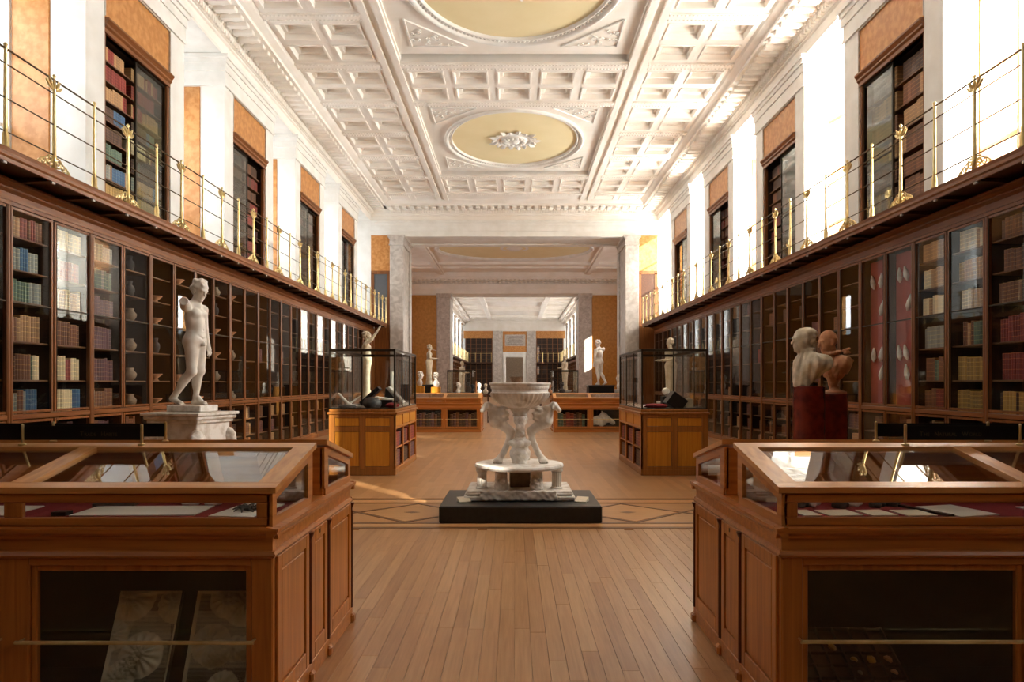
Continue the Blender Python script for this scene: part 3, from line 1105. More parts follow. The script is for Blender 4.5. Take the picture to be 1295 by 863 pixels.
bf.box(-7.1, -1.02, YN1, YN1 + 0.6, 0, 9.6).box(1.02, 7.1, YN1, YN1 + 0.6, 0, 9.6).box(-1.02, 1.02, YN1, YN1 + 0.6, 4.68, 9.6)
wf = struct('wall_north', bf, M['plaster'])
part('scagliola_panel', MB().box(-1.36, 1.45, YN1 - 0.04, YN1, 5.3, ZA - 0.05), M['scagliola'], wf)
for sx in (-1, 1):
    part('scagliola_panel', MB().box(sx * 2.55, sx * 6.0, YN1 - 0.04, YN1, 6.9, ZA), M['scagliola'], wf)
    part('marble_pier', MB().cbox(sx * 1.45, sx * 2.52, YN1 - 0.25, YN1, 0, ZA, 0.03), M['marble_pier'], wf)
    part('door_case', MB().box(sx * 1.0, sx * 1.32, YN1 - 0.18, YN1, 0, 4.95), M['plaster'], wf)
part('door_case', MB().box(-1.4, 1.4, YN1 - 0.22, YN1, 4.72, 5.25), M['plaster'], wf)
part('memorial_tablet', MB().cbox(-1.12, 1.3, YN1 - 0.09, YN1 - 0.03, 6.0, 7.35, 0.03), M['marble_pier'], wf)
lt = MB()
for k in range(7):
    lt.box(-0.85 + 0.1 * (k % 3), 1.05 - 0.12 * (k % 2), YN1 - 0.095, YN1 - 0.085, 6.2 + 0.15 * k, 6.25 + 0.15 * k)
part('tablet_lettering', lt, plain('engraved_grey', lin(140, 130, 124), 0.7), wf, kind='stuff')
ar = MB()
for z0, z1, q in ((ZA, 8.38, 0.1), (8.38, 8.7, 0.15), (8.7, 8.86, 0.5), (8.86, 9.1, 0.8)):
    ar.box(-6.0, 6.0, YN1 - q, YN1, z0, z1)
for sx in (-1, 1):
    for z0, z1, q in ((ZA, 8.38, 0.08), (8.38, 8.7, 0.15), (8.7, 8.86, 0.5), (8.86, 9.1, 0.8)):
        if z0 > 8:
            ar.box(sx * (6.0 - q), sx * 6.0, YN0, YN1, z0, z1)
part('architrave', ar, M['plaster_warm'], wf)
struct('wall_outer', MB().box(-3, 3, 86, 86.3, 0, 6).box(-3, -2.7, 82.8, 86, 0, 6).box(2.7, 3, 82.8, 86, 0, 6), M['stone_brown'])
cn = struct('ceiling_3', MB().box(-7.2, 7.2, YN0, 87, 9.3, 9.6), M['plaster_warm'])
rb = MB()
for sx in (-1, 1):
    part('ceiling_beam', MB().box(sx * 2.66, sx * 3.1, YN0, YN1, ZC, 9.3), M['plaster_warm'], cn)
for k in range(14):
    y = 52 + 2.2 * k
    part('ceiling_rib', MB().box(-5.1, -3.1, y, y + 0.3, ZC + 0.05, 9.3).box(3.1, 5.1, y, y + 0.3, ZC + 0.05, 9.3), M['plaster_warm'], cn)
    if k % 4 in (0, 1):
        part('ceiling_rib', MB().box(-2.66, 2.66, y, y + 0.3, ZC + 0.02, 9.3), M['plaster_warm'], cn)


# ================================================================== GALLERY BALCONIES AND RAILINGS
XB = 5.29
ZD = 4.07
SIDE = {-1: 'left-hand', 1: 'right-hand'}


def scroll_points(cx, cz, r0, a0, turns, sgn, n=14):
    return [(0, cx + sgn * r0 * (1 - 0.85 * t / (n - 1)) * math.cos(a0 + turns * 2 * PI * t / (n - 1)), cz + r0 * (1 - 0.85 * t / (n - 1)) * math.sin(a0 + turns * 2 * PI * t / (n - 1))) for t in range(n)]


sb = MB()
for s in (-1, 1):
    sb.tube(scroll_points(s * 0.075, 0.085, 0.062, PI * 0.9, 1.4, s), 0.011, 5)
    sb.tube(scroll_points(s * 0.175, 0.058, 0.045, PI * 0.9, 1.4, s), 0.009, 5)
    sb.tube(scroll_points(s * 0.255, 0.035, 0.028, PI * 0.9, 1.3, s), 0.007, 5)
    sb.tube([(0, s * 0.02, 0.15), (0, s * 0.09, 0.145), (0, s * 0.15, 0.10), (0, s * 0.22, 0.075), (0, s * 0.29, 0.012)], 0.009, 5)
sb.cbox(-0.012, 0.012, -0.3, 0.3, 0.0, 0.012, 0.003)
scroll_me = sb.mesh('scroll_foot', M['brass'], 'auto')
lf = MB()
for s in (-1, 1):
    lf.tube([(0, s * 0.012, 0), (0, s * 0.05, 0.03), (0, s * 0.075, 0.085), (0, s * 0.12, 0.125)], [0.012, 0.022, 0.020, 0.006], 6)
    lf.tube([(0, s * 0.02, 0.0), (0, s * 0.085, 0.015), (0, s * 0.13, 0.06), (0, s * 0.15, 0.07)], [0.012, 0.018, 0.014, 0.004], 6)
    lf.tube([(s * 0.01, 0, 0), (s * 0.04, 0, 0.04), (s * 0.06, 0, 0.09)], [0.012, 0.016, 0.005], 6)
lf.tube([(0, 0, -0.02), (0, 0, 0.02), (0, 0, 0.12)], [0.024, 0.03, 0.012], 8)
leaf_me = lf.mesh('leaf_capital', M['brass'], 'auto')
post_plain = MB().lathe([(0.042, 0), (0.042, 0.015), (0.034, 0.03), (0.034, 0.12), (0.022, 0.17), (0.022, 0.2), (0.016, 1.02), (0.022, 1.04), (0.016, 1.06), (0.024, 1.085), (0.0, 1.105)], 10).mesh('post', M['brass'], True)
post_orn = MB().lathe([(0.03, 0), (0.03, 0.14), (0.022, 0.18), (0.018, 0.92), (0.026, 0.94), (0.014, 1.0), (0.012, 1.06), (0.024, 1.085), (0.0, 1.11)], 10).mesh('post', M['brass'], True)
POSTS = [7.28 + 0.77 * k for k in range(-3, 29)]
for sx in (-1, 1):
    bal = thing('gallery_balcony', 'dark oak balcony on brackets along the %s bookcases' % SIDE[sx], 'balcony', (sx * XB, 0, 3.9))
    part('deck', MB().cbox(0.03 * sx, sx * 0.70, 2.0, YE - 0.16, 0.07, 0.17, 0.01), M['wood_dark'], bal)
    part('fascia', MB().prism('y', [(0, 0.17), (sx * 0.06, 0.17), (sx * 0.06, 0.03), (sx * 0.03, 0.03), (sx * 0.025, 0.07), (sx * 0.01, 0.09), (sx * 0.01, 0.13)], 2.0, YE - 0.16), M['wood_case_h'], bal)
    bk = MB().prism('y', [(sx * 0.04, 0.07), (sx * 0.04, 0.04), (sx * 0.09, 0.03), (sx * 0.28, 0.02), (sx * 0.36, 0.013), (sx * 0.5, 0.013), (sx * 0.5, 0.07)], -0.035, 0.035).mesh('bracket', M['wood_dark'])
    bt = MB().cbox(sx * 0.035, sx * 0.06, -0.028, 0.028, 0.005, 0.05, 0.004).mesh('bracket_end', M['marble_pier'])
    for y in POSTS:
        q = put('bracket', bk, bal, (0, y, 0))
        put('bracket_end', bt, q)
    ral = thing('brass_railing', 'brass railing with scrolled posts on the %s balcony' % SIDE[sx], 'railing', (sx * (XB + 0.035), 0, ZD))
    for z, r in ((1.04, 0.011), (0.88, 0.008), (0.52, 0.008), (0.17, 0.008)):
        part('rail', MB().tube([(0, 2.0, z), (0, YE - 0.2, z)], r, 8), M['steel_rail'], ral, smooth=True)
    for k, y in enumerate(POSTS):
        if k % 2 == 0:
            put('post', post_orn, ral, (0, y + 0.77 - 0.0, 0)) if False else None
        p = put('post', post_plain if k % 2 else post_orn, ral, (0, y, 0))
        if k % 2 == 0:
            put('scroll_foot', scroll_me, p)
            put('leaf_capital', leaf_me, p, (0, 0, 0.93))

# ================================================================== GLAZED BOOKCASES
XF = 5.84
LU = 1.56
UP_SHELVES = [1.64, 2.10, 2.575, 2.95, 3.34]
LO_SHELVES = [0.46, 0.82]
UNITS = {-1: [8.03 + LU * j for j in range(-1, 13)], 1: [8.60 - 0.0 + LU * j for j in range(-1, 13)]}
_cache = {}


def bookcase_meshes(sx):
    if sx in _cache:
        return _cache[sx]
    def bx(mb, u0, u1, y0, y1, z0, z1, c=None):
        return mb.cbox(sx * u0, sx * u1, y0, y1, z0, z1, c) if c else mb.box(sx * u0, sx * u1, y0, y1, z0, z1)
    R = {}
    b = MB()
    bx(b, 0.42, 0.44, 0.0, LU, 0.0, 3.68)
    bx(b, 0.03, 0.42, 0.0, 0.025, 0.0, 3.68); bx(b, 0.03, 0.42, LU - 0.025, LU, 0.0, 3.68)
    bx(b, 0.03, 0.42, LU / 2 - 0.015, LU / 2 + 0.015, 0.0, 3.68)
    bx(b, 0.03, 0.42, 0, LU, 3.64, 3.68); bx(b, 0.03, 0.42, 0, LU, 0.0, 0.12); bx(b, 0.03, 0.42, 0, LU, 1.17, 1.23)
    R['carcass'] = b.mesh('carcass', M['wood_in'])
    b = MB()
    bx(b, -0.03, 0.04, 0.0, 0.045, 0.0, 3.66, 0.012)
    R['stile'] = b.mesh('stile', M['wood_case'])
    b = MB()
    bx(b, -0.035, 0.03, 0.0, LU, 0.0, 0.12, 0.01)
    R['plinth'] = b.mesh('plinth', M['wood_case_h'])
    b = MB()
    bx(b, -0.02, 0.02, 0.0, LU, 1.17, 1.235, 0.01)
    R['rail'] = b.mesh('rail', M['wood_case_h'])
    b = MB().prism('y', [(sx * 0.44, 3.68), (0, 3.66), (sx * -0.03, 3.66), (sx * -0.035, 3.70), (sx * -0.015, 3.715), (sx * -0.015, 3.80), (sx * -0.06, 3.83), (sx * -0.06, 3.85), (sx * -0.10, 3.87), (sx * -0.16, 3.885), (sx * -0.16, 3.91), (sx * 0.44, 3.91)], 0.0, LU)
    R['cornice'] = b.mesh('cornice', M['wood_case_h'])
    w = LU / 2
    for nm, z0, z1, bar in (('upper', 1.245, 3.655, 2.55), ('lower', 0.13, 1.16, None)):
        b = MB()
        bx(b, -0.012, 0.015, 0.012, 0.052, z0, z1, 0.006); bx(b, -0.012, 0.015, w - 0.052, w - 0.012, z0, z1, 0.006)
        bx(b, -0.012, 0.015, 0.052, w - 0.052, z0, z0 + 0.03); bx(b, -0.012, 0.015, 0.052, w - 0.052, z1 - 0.03, z1)
        R['door_' + nm] = b.mesh('door', M['wood_case'])
        b = MB()
        bx(b, -0.016, -0.008, 0.05, 0.056, z0 + 0.03, z1 - 0.03); bx(b, -0.016, -0.008, w - 0.056, w - 0.05, z0 + 0.03, z1 - 0.03)
        if bar:
            bx(b, -0.012, 0.008, 0.052, w - 0.052, bar - 0.008, bar + 0.008)
        R['bead_' + nm] = b.mesh('glazing_bead', M['bronze'])
        b = MB()
        bx(b, 0.0, 0.004, 0.05, w - 0.05, z0 + 0.028, z1 - 0.028)
        R['pane_' + nm] = b.mesh('pane', M['glass_door'])
    b = MB()
    bx(b, 0.05, 0.42, 0.03, w - 0.02, -0.022, 0.0, 0.004)
    R['shelf'] = b.mesh('shelf', M['shelf'])
    _cache[sx] = R
    return R


ORD = ['first', 'second', 'third', 'fourth', 'fifth', 'sixth', 'seventh', 'eighth', 'ninth', 'tenth', 'eleventh', 'twelfth', 'thirteenth', 'fourteenth']
for sx in (-1, 1):
    R = bookcase_meshes(sx)
    for j, y0 in enumerate(UNITS[sx]):
        t = thing('glazed_bookcase', 'tall oak bookcase with paired glass doors, %s wall, %s from the near end' % (SIDE[sx].split('-')[0], ORD[j]), 'bookcase', (sx * XF, y0, 0), 0, 'glazed bookcases along the %s wall' % SIDE[sx].split('-')[0])
        put('carcass', R['carcass'], t)
        put('stile', R['stile'], t)
        put('stile', R['stile'], t, (0, LU - 0.045, 0))
        put('rail', R['rail'], t)
        put('plinth', R['plinth'], t)
        put('cornice', R['cornice'], t)
        for d in (0, 1):
            for nm in ('upper', 'lower'):
                dr = put('door', R['door_' + nm], t, (0, d * LU / 2, 0))
                put('pane', R['pane_' + nm], dr)
                put('glazing_bead', R['bead_' + nm], dr)
            for z in (LO_SHELVES if sx > 0 and j == 2 else UP_SHELVES + LO_SHELVES):
                put('shelf', R['shelf'], t, (0, d * LU / 2, z))
    yl = UNITS[sx][-1] + LU
    part('oak_lining', MB().box(sx * 5.84, sx * 6.29, yl, YE - 0.04, 0, 3.9), M['wood_case'], walls[sx])

# ---- books
bk = MB()
n = 5
prof = [(1.0, 0.0), (1.0, 1.0), (0.06, 1.0), (0.0, 0.72), (-0.015, 0.5), (0.0, 0.28), (0.06, 0.0)]
bk.prism('z', prof, 0, 1)
BOOK = {k: bk.mesh('book', m) for k, m in M['book'].items()}
for me in BOOK.values():
    at = me.attributes.new('zrel', 'FLOAT', 'POINT')
    at.data.foreach_set('value', [v.co.z for v in me.vertices])

rb_ = random.Random(21)


class Stuff:
    def __init__(s):
        s.mb = MB()
        s.sh = []

    def add(s, sx, x, y, z, d, th, h, col):
        s.mb.mi = BOOK_KEYS.index(col)
        s.sh += [rb_.uniform(-0.3, 0.3)] * 8
        th -= 0.003
        s.mb.box(x, x + sx * d, y, y + th, z, z + h)

    def done(s, name, label):
        if not s.mb.v:
            return
        o = part(name, s.mb, [M['book'][k] for k in BOOK_KEYS])
        me = o.data
        me.attributes.new('zrel', 'FLOAT', 'POINT').data.foreach_set('value', [0.0, 0, 0, 0, 1, 1, 1, 1] * (len(me.vertices) // 8))
        me.attributes.new('shade', 'FLOAT', 'POINT').data.foreach_set('value', s.sh)
        o['kind'] = 'stuff'
        o['label'] = label
        o['category'] = 'books'
        return o


def ordinal(n):
    return (['zeroth'] + ORD + ['fifteenth', 'sixteenth', 'seventeenth', 'eighteenth', 'nineteenth', 'twentieth'])[n]


def shelf_of_books(sx, x, y0, y1, z, hmax, cols, single=None, th=(0.034, 0.06), fill=1.0, hj=0.05, runs=True, stuff=None):
    y = y0
    col = rb_.choice(cols)
    end = y0 + (y1 - y0) * fill
    h = hmax * rb_.uniform(0.88, 1.0)
    base_th = rb_.uniform(*th)
    made = []
    while y < end:
        if rb_.random() < (0.30 if runs else 0.7):
            col = rb_.choice(cols)
            base_th = rb_.uniform(*th)
            h = hmax * rb_.uniform(0.84, 1.0)
        t_ = base_th * rb_.uniform(0.94, 1.06)
        hh = h * rb_.uniform(1 - hj * 0.4, 1.0)
        if y + t_ > y1:
            break
        if single:
            lab, grp = single
            o = put('book', BOOK[col], None, (x + sx * rb_.uniform(-0.004, 0.004), y + 0.0005, z), None, (sx * 0.2, t_ - 0.001, hh))
            made.append((o, col))
        else:
            stuff.add(sx, x, y, z, 0.2, t_ - 0.002, hh, col)
        y += t_
    # numbered from the left as one faces the shelf
    for n_, (o, col) in enumerate(made if sx < 0 else made[::-1]):
        tag(o, single[0] % (col, ordinal(n_ + 1)), 'book', single[1])


SH = [1.23] + UP_SHELVES      # six shelf levels, bottom to top
HH = [0.30, 0.33, 0.33, 0.27, 0.29, 0.27]
plan = {
    -1: [
        [['blue', 'brown', 'grey'], ['red', 'cream', 'green', 'brown'], ['tan', 'brown', 'brown'], ['grey', 'green'], ['green', 'grey', 'blue'], ['brown', 'tan', 'red']],
        [['cream', 'brown', 'blue'], ['blue', 'green', 'cream', 'red'], ['green', 'red', 'brown'], ['cream', 'tan'], ['cream', 'red'], ['cream', 'tan']],
        [['brown', 'grey'], ['purple'], ['purple'], ['purple'], ['green', 'grey'], ['grey', 'green']],
    ],
    1: [
        [['ochre', 'dark brown'], ['red'], ['red'], ['brown', 'dark brown'], ['brown', 'dark brown'], ['brown', 'dark brown']],
        [['ochre'], ['ochre', 'tan'], ['green', 'brown', 'tan'], ['tan', 'cream'], ['tan', 'ochre'], ['tan', 'cream']],
        [['red', 'brown'], ['red', 'green', 'brown'], ['grey'], ['cream', 'tan'], ['cream', 'tan'], ['tan', 'brown']],
    ]}
SHN = ['lowest shelf', 'fifth shelf', 'fourth shelf', 'third shelf', 'second shelf', 'top shelf']
DOORY = {-1: [8.03, 8.81, 9.59], 1: [7.82, 8.60, 9.38]}
rest = Stuff()
for sx in (-1, 1):
    for d in range(3):
        y0 = DOORY[sx][d] + 0.06
        y1 = y0 + 0.66
        for q in range(6):
            w = 'left' if sx < 0 else 'right'
            grp = 'books on the %s behind the %s %s-wall glass door' % (SHN[q], ORD[d], w)
            lab = '%s-bound book %s from left, ' + '%s, %s glass door, %s wall' % (SHN[q], ORD[d], w)
            ind = (d < 3 and sx < 0) or d < 2
            shelf_of_books(sx, sx * (XF + 0.09), y0 + 0.02, y1, SH[q] + 0.001, HH[q], plan[sx][d][q], (lab, grp) if ind else None, fill=rb_.uniform(0.8, 1.0) if d != 1 or sx > 0 else 0.95, stuff=rest, th=(0.042, 0.066))
rest.done('books', 'cream, grey and red books behind the third right-wall glass door')

# the doors further along hold looser contents
far_books = Stuff()
for sx in (-1, 1):
    for j, y0 in enumerate(UNITS[sx]):
        for d in (0, 1):
            ys = y0 + d * LU / 2 + 0.06
            if (sx < 0 and ys < 14.9) or (sx > 0 and ys < 12.0):
                # lower cupboards
                pass
            else:
                for q in range(6):
                    if rb_.random() < (0.35 if sx < 0 else 0.55):
                        shelf_of_books(sx, sx * (XF + 0.12), ys, ys + 0.64, SH[q] + 0.001, HH[q], rb_.choice([['brown', 'dark brown'], ['dark brown', 'red'], ['brown', 'tan'], ['purple', 'brown']]), None, fill=rb_.uniform(0.3, 1.0), stuff=far_books)
            for z in (0.12, 0.46, 0.82):
                shelf_of_books(sx, sx * (XF + 0.12), ys, ys + 0.64, z + 0.001, 0.27, rb_.choice([['brown', 'dark brown'], ['purple', 'brown'], ['dark brown', 'tan']]), None, fill=rb_.uniform(0.7, 1.0), stuff=far_books)
far_books.done('books', 'dim brown and red books on the deeper and lower shelves of both glazed walls')

# ---- red display boards behind the fourth and fifth right-hand doors
for d, y0 in enumerate((10.16, 10.94)):
    t = thing('display_board', 'tall red display board behind %s right-wall glass door in view' % ('fourth' if d == 0 else 'fifth'), 'board', (5.98, y0 + 0.39, 1.235))
    part('backing', MB().cbox(0.0, 0.03, -0.355, 0.355, 0, 2.38, 0.004), M['felt_board'], t)
rr = random.Random(5)
for d, y0 in enumerate((10.16, 10.94)):
    for q, z in enumerate((1.65, 1.95, 2.7, 3.15)):
        for k in range(3 if q % 2 else 2):
            P = MB()
            yy = y0 + 0.17 + 0.2 * k
            a = rr.uniform(-0.4, 0.4)
            pts = [(5.95, yy + math.sin(a) * s * 0.24, z + s * 0.24) for s in (0, 0.3, 0.6, 1.0)]
            P.tube(pts, [0.012, 0.042, 0.036, 0.01], 7)
            o = part('carved_fragment', P, M['statue_old'], None, smooth=True)
            tag(o, '%s pale carved fragment, %s row on the red board, %s door' % (['right', 'left', 'rightmost', 'middle', 'leftmost'][k + (0 if q % 2 == 0 else 2)], ['lowest', 'second lowest', 'second highest', 'highest'][q], 'fourth' if d == 0 else 'fifth'), 'sculpture', 'pale fragments on the red boards')
for d, y0 in enumerate((10.16, 10.94)):
    for j2, zz in enumerate((2.575, 1.64)):
        pass

# ---- small antiquities on the dim left-hand shelves
pot_prof = [[(0.05, 0), (0.09, 0.06), (0.10, 0.11), (0.05, 0.17), (0.06, 0.2)], [(0.06, 0), (0.03, 0.04), (0.10, 0.10), (0.11, 0.12)], [(0.04, 0), (0.07, 0.1), (0.065, 0.16), (0.03, 0.2), (0.045, 0.26)]]
pm = [MB().lathe(p, 16).mesh('antique_pot', M[k], True) for p, k in zip(pot_prof, ('stone_brown', 'terracotta', 'slate'))]
npot = 0
for dk in range(3, 9):
    for q in range(6):
        for e in range(2):
            if rr.random() < 0.62:
                kind = rr.randrange(3)
                y = 8.03 + 0.78 * dk + 0.2 + 0.36 * e
                o = put('antique_pot', pm[kind], None, (-(XF + 0.2), y, SH[q] + 0.001))
                tag(o, '%s at the %s end, %s, behind the %s left-wall glass door' % (['brown stone jar', 'shallow clay bowl', 'dark slender jug'][kind], 'near' if e == 0 else 'far', SHN[q], ORD[dk]), 'pot', 'antique vessels behind the left-hand glass doors')
                npot += 1

# ================================================================== UPPER BOOK NICHES
for sx in (-1, 1):
    for i in range(4):
        p = P0 + i * PITCH
        flip = (i % 2 == 0)          # near half open, far half glazed
        if i >= 2 and sx < 0:
            flip = i % 2 == 1
        near_open = flip
        t = thing('upper_bookcase', 'recessed gallery bookcase with sliding glass, %s wall, %s from the front' % (SIDE[sx].split('-')[0], ORD[i]), 'bookcase', (sx * 6.0, p, 4.06), 0, 'recessed bookcases above the %s balcony' % SIDE[sx].split('-')[0])
        def bx(mb, u0, u1, y0, y1, z0, z1, c=None):
            return mb.cbox(sx * u0, sx * u1, y0, y1, z0, z1, c) if c else mb.box(sx * u0, sx * u1, y0, y1, z0, z1)
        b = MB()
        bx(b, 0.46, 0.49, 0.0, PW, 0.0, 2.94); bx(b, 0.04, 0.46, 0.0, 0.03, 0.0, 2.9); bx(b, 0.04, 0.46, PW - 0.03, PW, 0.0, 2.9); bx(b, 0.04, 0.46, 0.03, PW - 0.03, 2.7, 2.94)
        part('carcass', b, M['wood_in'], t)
        for fy in (0.0, PW - 0.07):
            b = MB()
            bx(b, 0.02, 0.10, fy, fy + 0.07, 0.0, 2.72, 0.01)
            part('side_post', b, M['wood_case'], t)
        part('cornice', MB().prism('y', [(sx * 0.12, 2.70), (sx * 0.0, 2.70), (sx * 0.0, 2.76), (sx * -0.03, 2.79), (sx * -0.03, 2.82), (sx * -0.07, 2.87), (sx * -0.07, 2.90), (sx * 0.12, 2.93)], 0.0, PW), M['wood_case_h'], t)
        ys, ye = (0.98, PW - 0.07) if near_open else (0.07, 0.97)
        b = MB()
        bx(b, 0.06, 0.09, ys - 0.03, ys + 0.01, 0.02, 2.7); bx(b, 0.06, 0.09, ye - 0.02, ye + 0.0, 0.02, 2.7); bx(b, 0.06, 0.09, ys, ye, 0.02, 0.05); bx(b, 0.06, 0.09, ys, ye, 2.66, 2.7)
        bx(b, 0.06, 0.09, ys, ye, 1.28, 1.30)
        sd = part('sliding_door', b, M['bronze'], t)
        part('pane', MB().box(sx * 0.072, sx * 0.076, ys, ye, 0.04, 2.67), M['glass_green'], sd)
        if not near_open and i >= 2 and sx < 0 or i == 3:
            ys2, ye2 = (0.98, PW - 0.07) if not near_open else (0.07, 0.97)
            b = MB()
            bx(b, 0.10, 0.13, ys2, ye2, 0.02, 0.05); bx(b, 0.10, 0.13, ys2, ye2, 2.66, 2.7); bx(b, 0.1, 0.13, ys2, ys2 + .03, .02, 2.7)
            sd2 = part('sliding_door', b, M['bronze'], t)
            part('pane', MB().box(sx * 0.112, sx * 0.116, ys2, ye2, 0.04, 2.67), M['glass_green'], sd2)
        st = Stuff()
        big = sx > 0 and i == 0
        nsh = 7 if big else 9
        for k in range(nsh):
            z = 0.02 + k * 2.66 / nsh
            b = MB()
            bx(b, 0.14, 0.46, 0.03, PW - 0.03, z, z + 0.02)
            part('shelf', b, M['shelf'], t)
            for half in (0, 1):
                if big:
                    cols = ['tan', 'brown'] if k < 6 else ['dark brown', 'tan']
                elif i == 0 and sx < 0:
                    cols = [['purple', 'grey'], ['tan', 'ochre'], ['blue', 'grey', 'tan'], ['green', 'dark brown'], ['cream', 'dark brown', 'red'], ['blue', 'green', 'dark brown'], ['red', 'tan'], ['red'], ['tan', 'red']][k]
                else:
                    cols = rb_.choice([['dark brown', 'red'], ['brown', 'dark brown'], ['dark brown', 'purple']])
                shelf_of_books(sx, sx * 6.17, p + 0.06 + half * 0.96, p + 0.92 + half * 0.96, 4.06 + z + 0.021, 2.66 / nsh - (0.05 if not big else 0.04), cols, None, th=(0.03, 0.055) if not big else (0.07, 0.14), fill=rb_.uniform(0.75, 1), stuff=st)
        st.done('books', 'rows of %s books in the %s recessed bookcase of the %s gallery' % ('thick tan' if big else 'old', ORD[i], SIDE[sx]))


# ================================================================== TABLE CASES (desk cases back to back)
def table_case(xin, y0, sx, label, bays=2, lid_glass=None):
    t = thing('table_case', label, 'display case', (xin, y0, 0))
    BW = 1.10
    Lc = 0.10 + bays * BW
    LV = 1.50
    def bx(mb, u0, u1, v0, v1, z0, z1, c=0.006):
        return mb.cbox(sx * u0, sx * u1, v0, v1, z0, z1, c) if c else mb.box(sx * u0, sx * u1, v0, v1, z0, z1)
    def pr(mb, prof, u0, u1):
        return mb.prism('x', prof, sx * u0, sx * u1)
    # base
    b = MB()
    bx(b, -0.014, Lc, -0.014, LV + 0.014, 0.0, 0.10)
    part('plinth', b, M['oak_h'], t)
    b = MB()
    bx(b, 0.0, 0.03, 0.055, LV - 0.055, 0.10, 0.82, None)
    part('end_board', b, M['oak'], t)
    b = MB()
    bx(b, 0.03, Lc, 0.46, LV - 0.46, 0.10, 0.82, None)
    part('spine', b, M['black_in'], t)
    b = MB()
    bx(b, 0.03, Lc, 0.0, LV, 0.10, 0.115, None)
    part('floor_board', b, M['black_in'], t)
    for (v0, v1) in ((0.0, 0.055), (LV - 0.055, LV)):
        st_us = [(0.0, 0.10)] + [(0.10 + BW * k - 0.085, 0.10 + BW * k + 0.06) for k in range(1, bays + 1)]
        for (u0, u1) in st_us:
            b = MB()
            bx(b, u0, min(u1, Lc), v0, v1, 0.10, 0.82)
            part('stile', b, M['oak'], t)
        for k in range(bays):
            ua, ub = 0.10 + BW * k + (0.06 if k else 0.0), 0.10 + BW * (k + 1) - 0.085
            b = MB()
            bx(b, ua, ub, v0 + 0.002, v1 - 0.002, 0.765, 0.82, 0.003)
            part('top_rail', b, M['oak_h'], t)
            b = MB()
            bx(b, ua, ub, v0 + 0.002, v1 - 0.002, 0.115, 0.16, 0.003)
            part('bottom_rail', b, M['oak_h'], t)
        front = v0 == 0.0
        for k in range(bays):
            u0, u1 = 0.10 + BW * k + (0.06 if k else 0.0), 0.10 + BW * (k + 1) - 0.085
            b = MB()
            va, vb = (v0 + 0.015, v0 + 0.042) if front else (v1 - 0.042, v1 - 0.015)
            bx(b, u0, u0 + 0.028, va, vb, 0.16, 0.765, 0.004); bx(b, u1 - 0.028, u1, va, vb, 0.16, 0.765, 0.004)
            bx(b, u0 + 0.028, u1 - 0.028, va, vb, 0.737, 0.765, 0.004); bx(b, u0 + 0.028, u1 - 0.028, va, vb, 0.16, 0.188, 0.004)
            d = part('door', b, M['oak'], t)
            b = MB()
            vm = (va + vb) / 2
            bx(b, u0 + 0.02, u1 - 0.02, vm - 0.002, vm + 0.002, 0.18, 0.745, None)
            part('pane', b, M['glass'], d)
            vr = v0 - 0.045 if front else v1 + 0.045
            rl = MB().tube([(sx * (u0 - 0.03), vr, 0.43), (sx * (u1 + 0.03), vr, 0.43)], 0.009, 8)
            r_ = part('guard_rail', rl, M['brass'], t, smooth='auto')
            for uu in (u0 - 0.02, u1 + 0.02):
                part('rail_bracket', MB().tube([(sx * uu, vr, 0.43), (sx * uu, v0 if front else v1, 0.43)], 0.006, 6), M['brass'], r_)
    # frieze and mouldings
    b = MB()
    bx(b, 0.0, Lc, 0.0, LV, 0.82, 0.905, None)
    part('frieze', b, M['oak_h'], t)
    prof = [(0.0, 0.80), (-0.012, 0.805), (-0.016, 0.815), (-0.008, 0.83), (0.0, 0.835)]
    b = MB()
    pr(b, prof, -0.01, Lc)
    b.prism('y', [(sx * a, z) for a, z in prof], -0.01, LV + 0.01)
    pr(b, [(LV - a, z) for a, z in prof], -0.01, Lc)
    part('lower_moulding', b, M['oak_h'], t)
    prof = [(0.02, 0.89), (-0.010, 0.89), (-0.014, 0.905), (-0.03, 0.918), (-0.034, 0.93), (-0.034, 0.938), (0.02, 0.945)]
    b = MB()
    pr(b, prof, -0.03, Lc)
    b.prism('y', [(sx * a, z) for a, z in prof], -0.03, LV + 0.03)
    pr(b, [(LV - a, z) for a, z in prof], -0.03, Lc)
    part('upper_moulding', b, M['oak_h'], t)
    b = MB()
    bx(b, 0.0, Lc, 0.0, LV, 0.905, 0.946, None)
    part('top_board', b, M['oak_h'], t)
    # end panels with fielded centres
    for (v0, v1) in ((0.035, 0.525), (0.575, 0.885), (0.945, LV - 0.03)):
        b = MB()
        s_ = 0.055
        bx(b, -0.014, 0.0, v0, v0 + s_, 0.10, 0.80, 0.003); bx(b, -0.014, 0.0, v1 - s_, v1, 0.10, 0.80, 0.003)
        bx(b, -0.014, 0.0, v0 + s_, v1 - s_, 0.735, 0.80, 0.003); bx(b, -0.014, 0.0, v0 + s_, v1 - s_, 0.10, 0.185, 0.003)
        fr = part('side_panel', b, M['oak'], t)
        b = MB()
        bx(b, -0.009, 0.0, v0 + s_ + 0.014, v1 - s_ - 0.014, 0.20, 0.722, 0.004)
        part('fielded_centre', b, M['oak'], fr)
    part('keyhole', MB().cbox(sx * -0.016, sx * -0.012, 0.72, 0.735, 0.762, 0.785, 0.001), M['bronze'], t)
    for v in (0.55, 0.915, LV - 0.012):
        b = MB().lathe([(0.016, 0.1), (0.016, 0.74), (0.013, 0.75), (0.013, 0.765), (0.026, 0.795), (0.026, 0.80)], 10, (sx * -0.006, v, 0))
        part('colonnette', b, M['oak_red'], t, smooth='auto')
        part('colonnette_foot', MB().cbox(sx * -0.035, sx * 0.02, v - 0.03, v + 0.03, 0.0, 0.06, 0.012), M['oak'], t)
    # the two glazed desks
    ZF, ZR = 1.10, 1.237
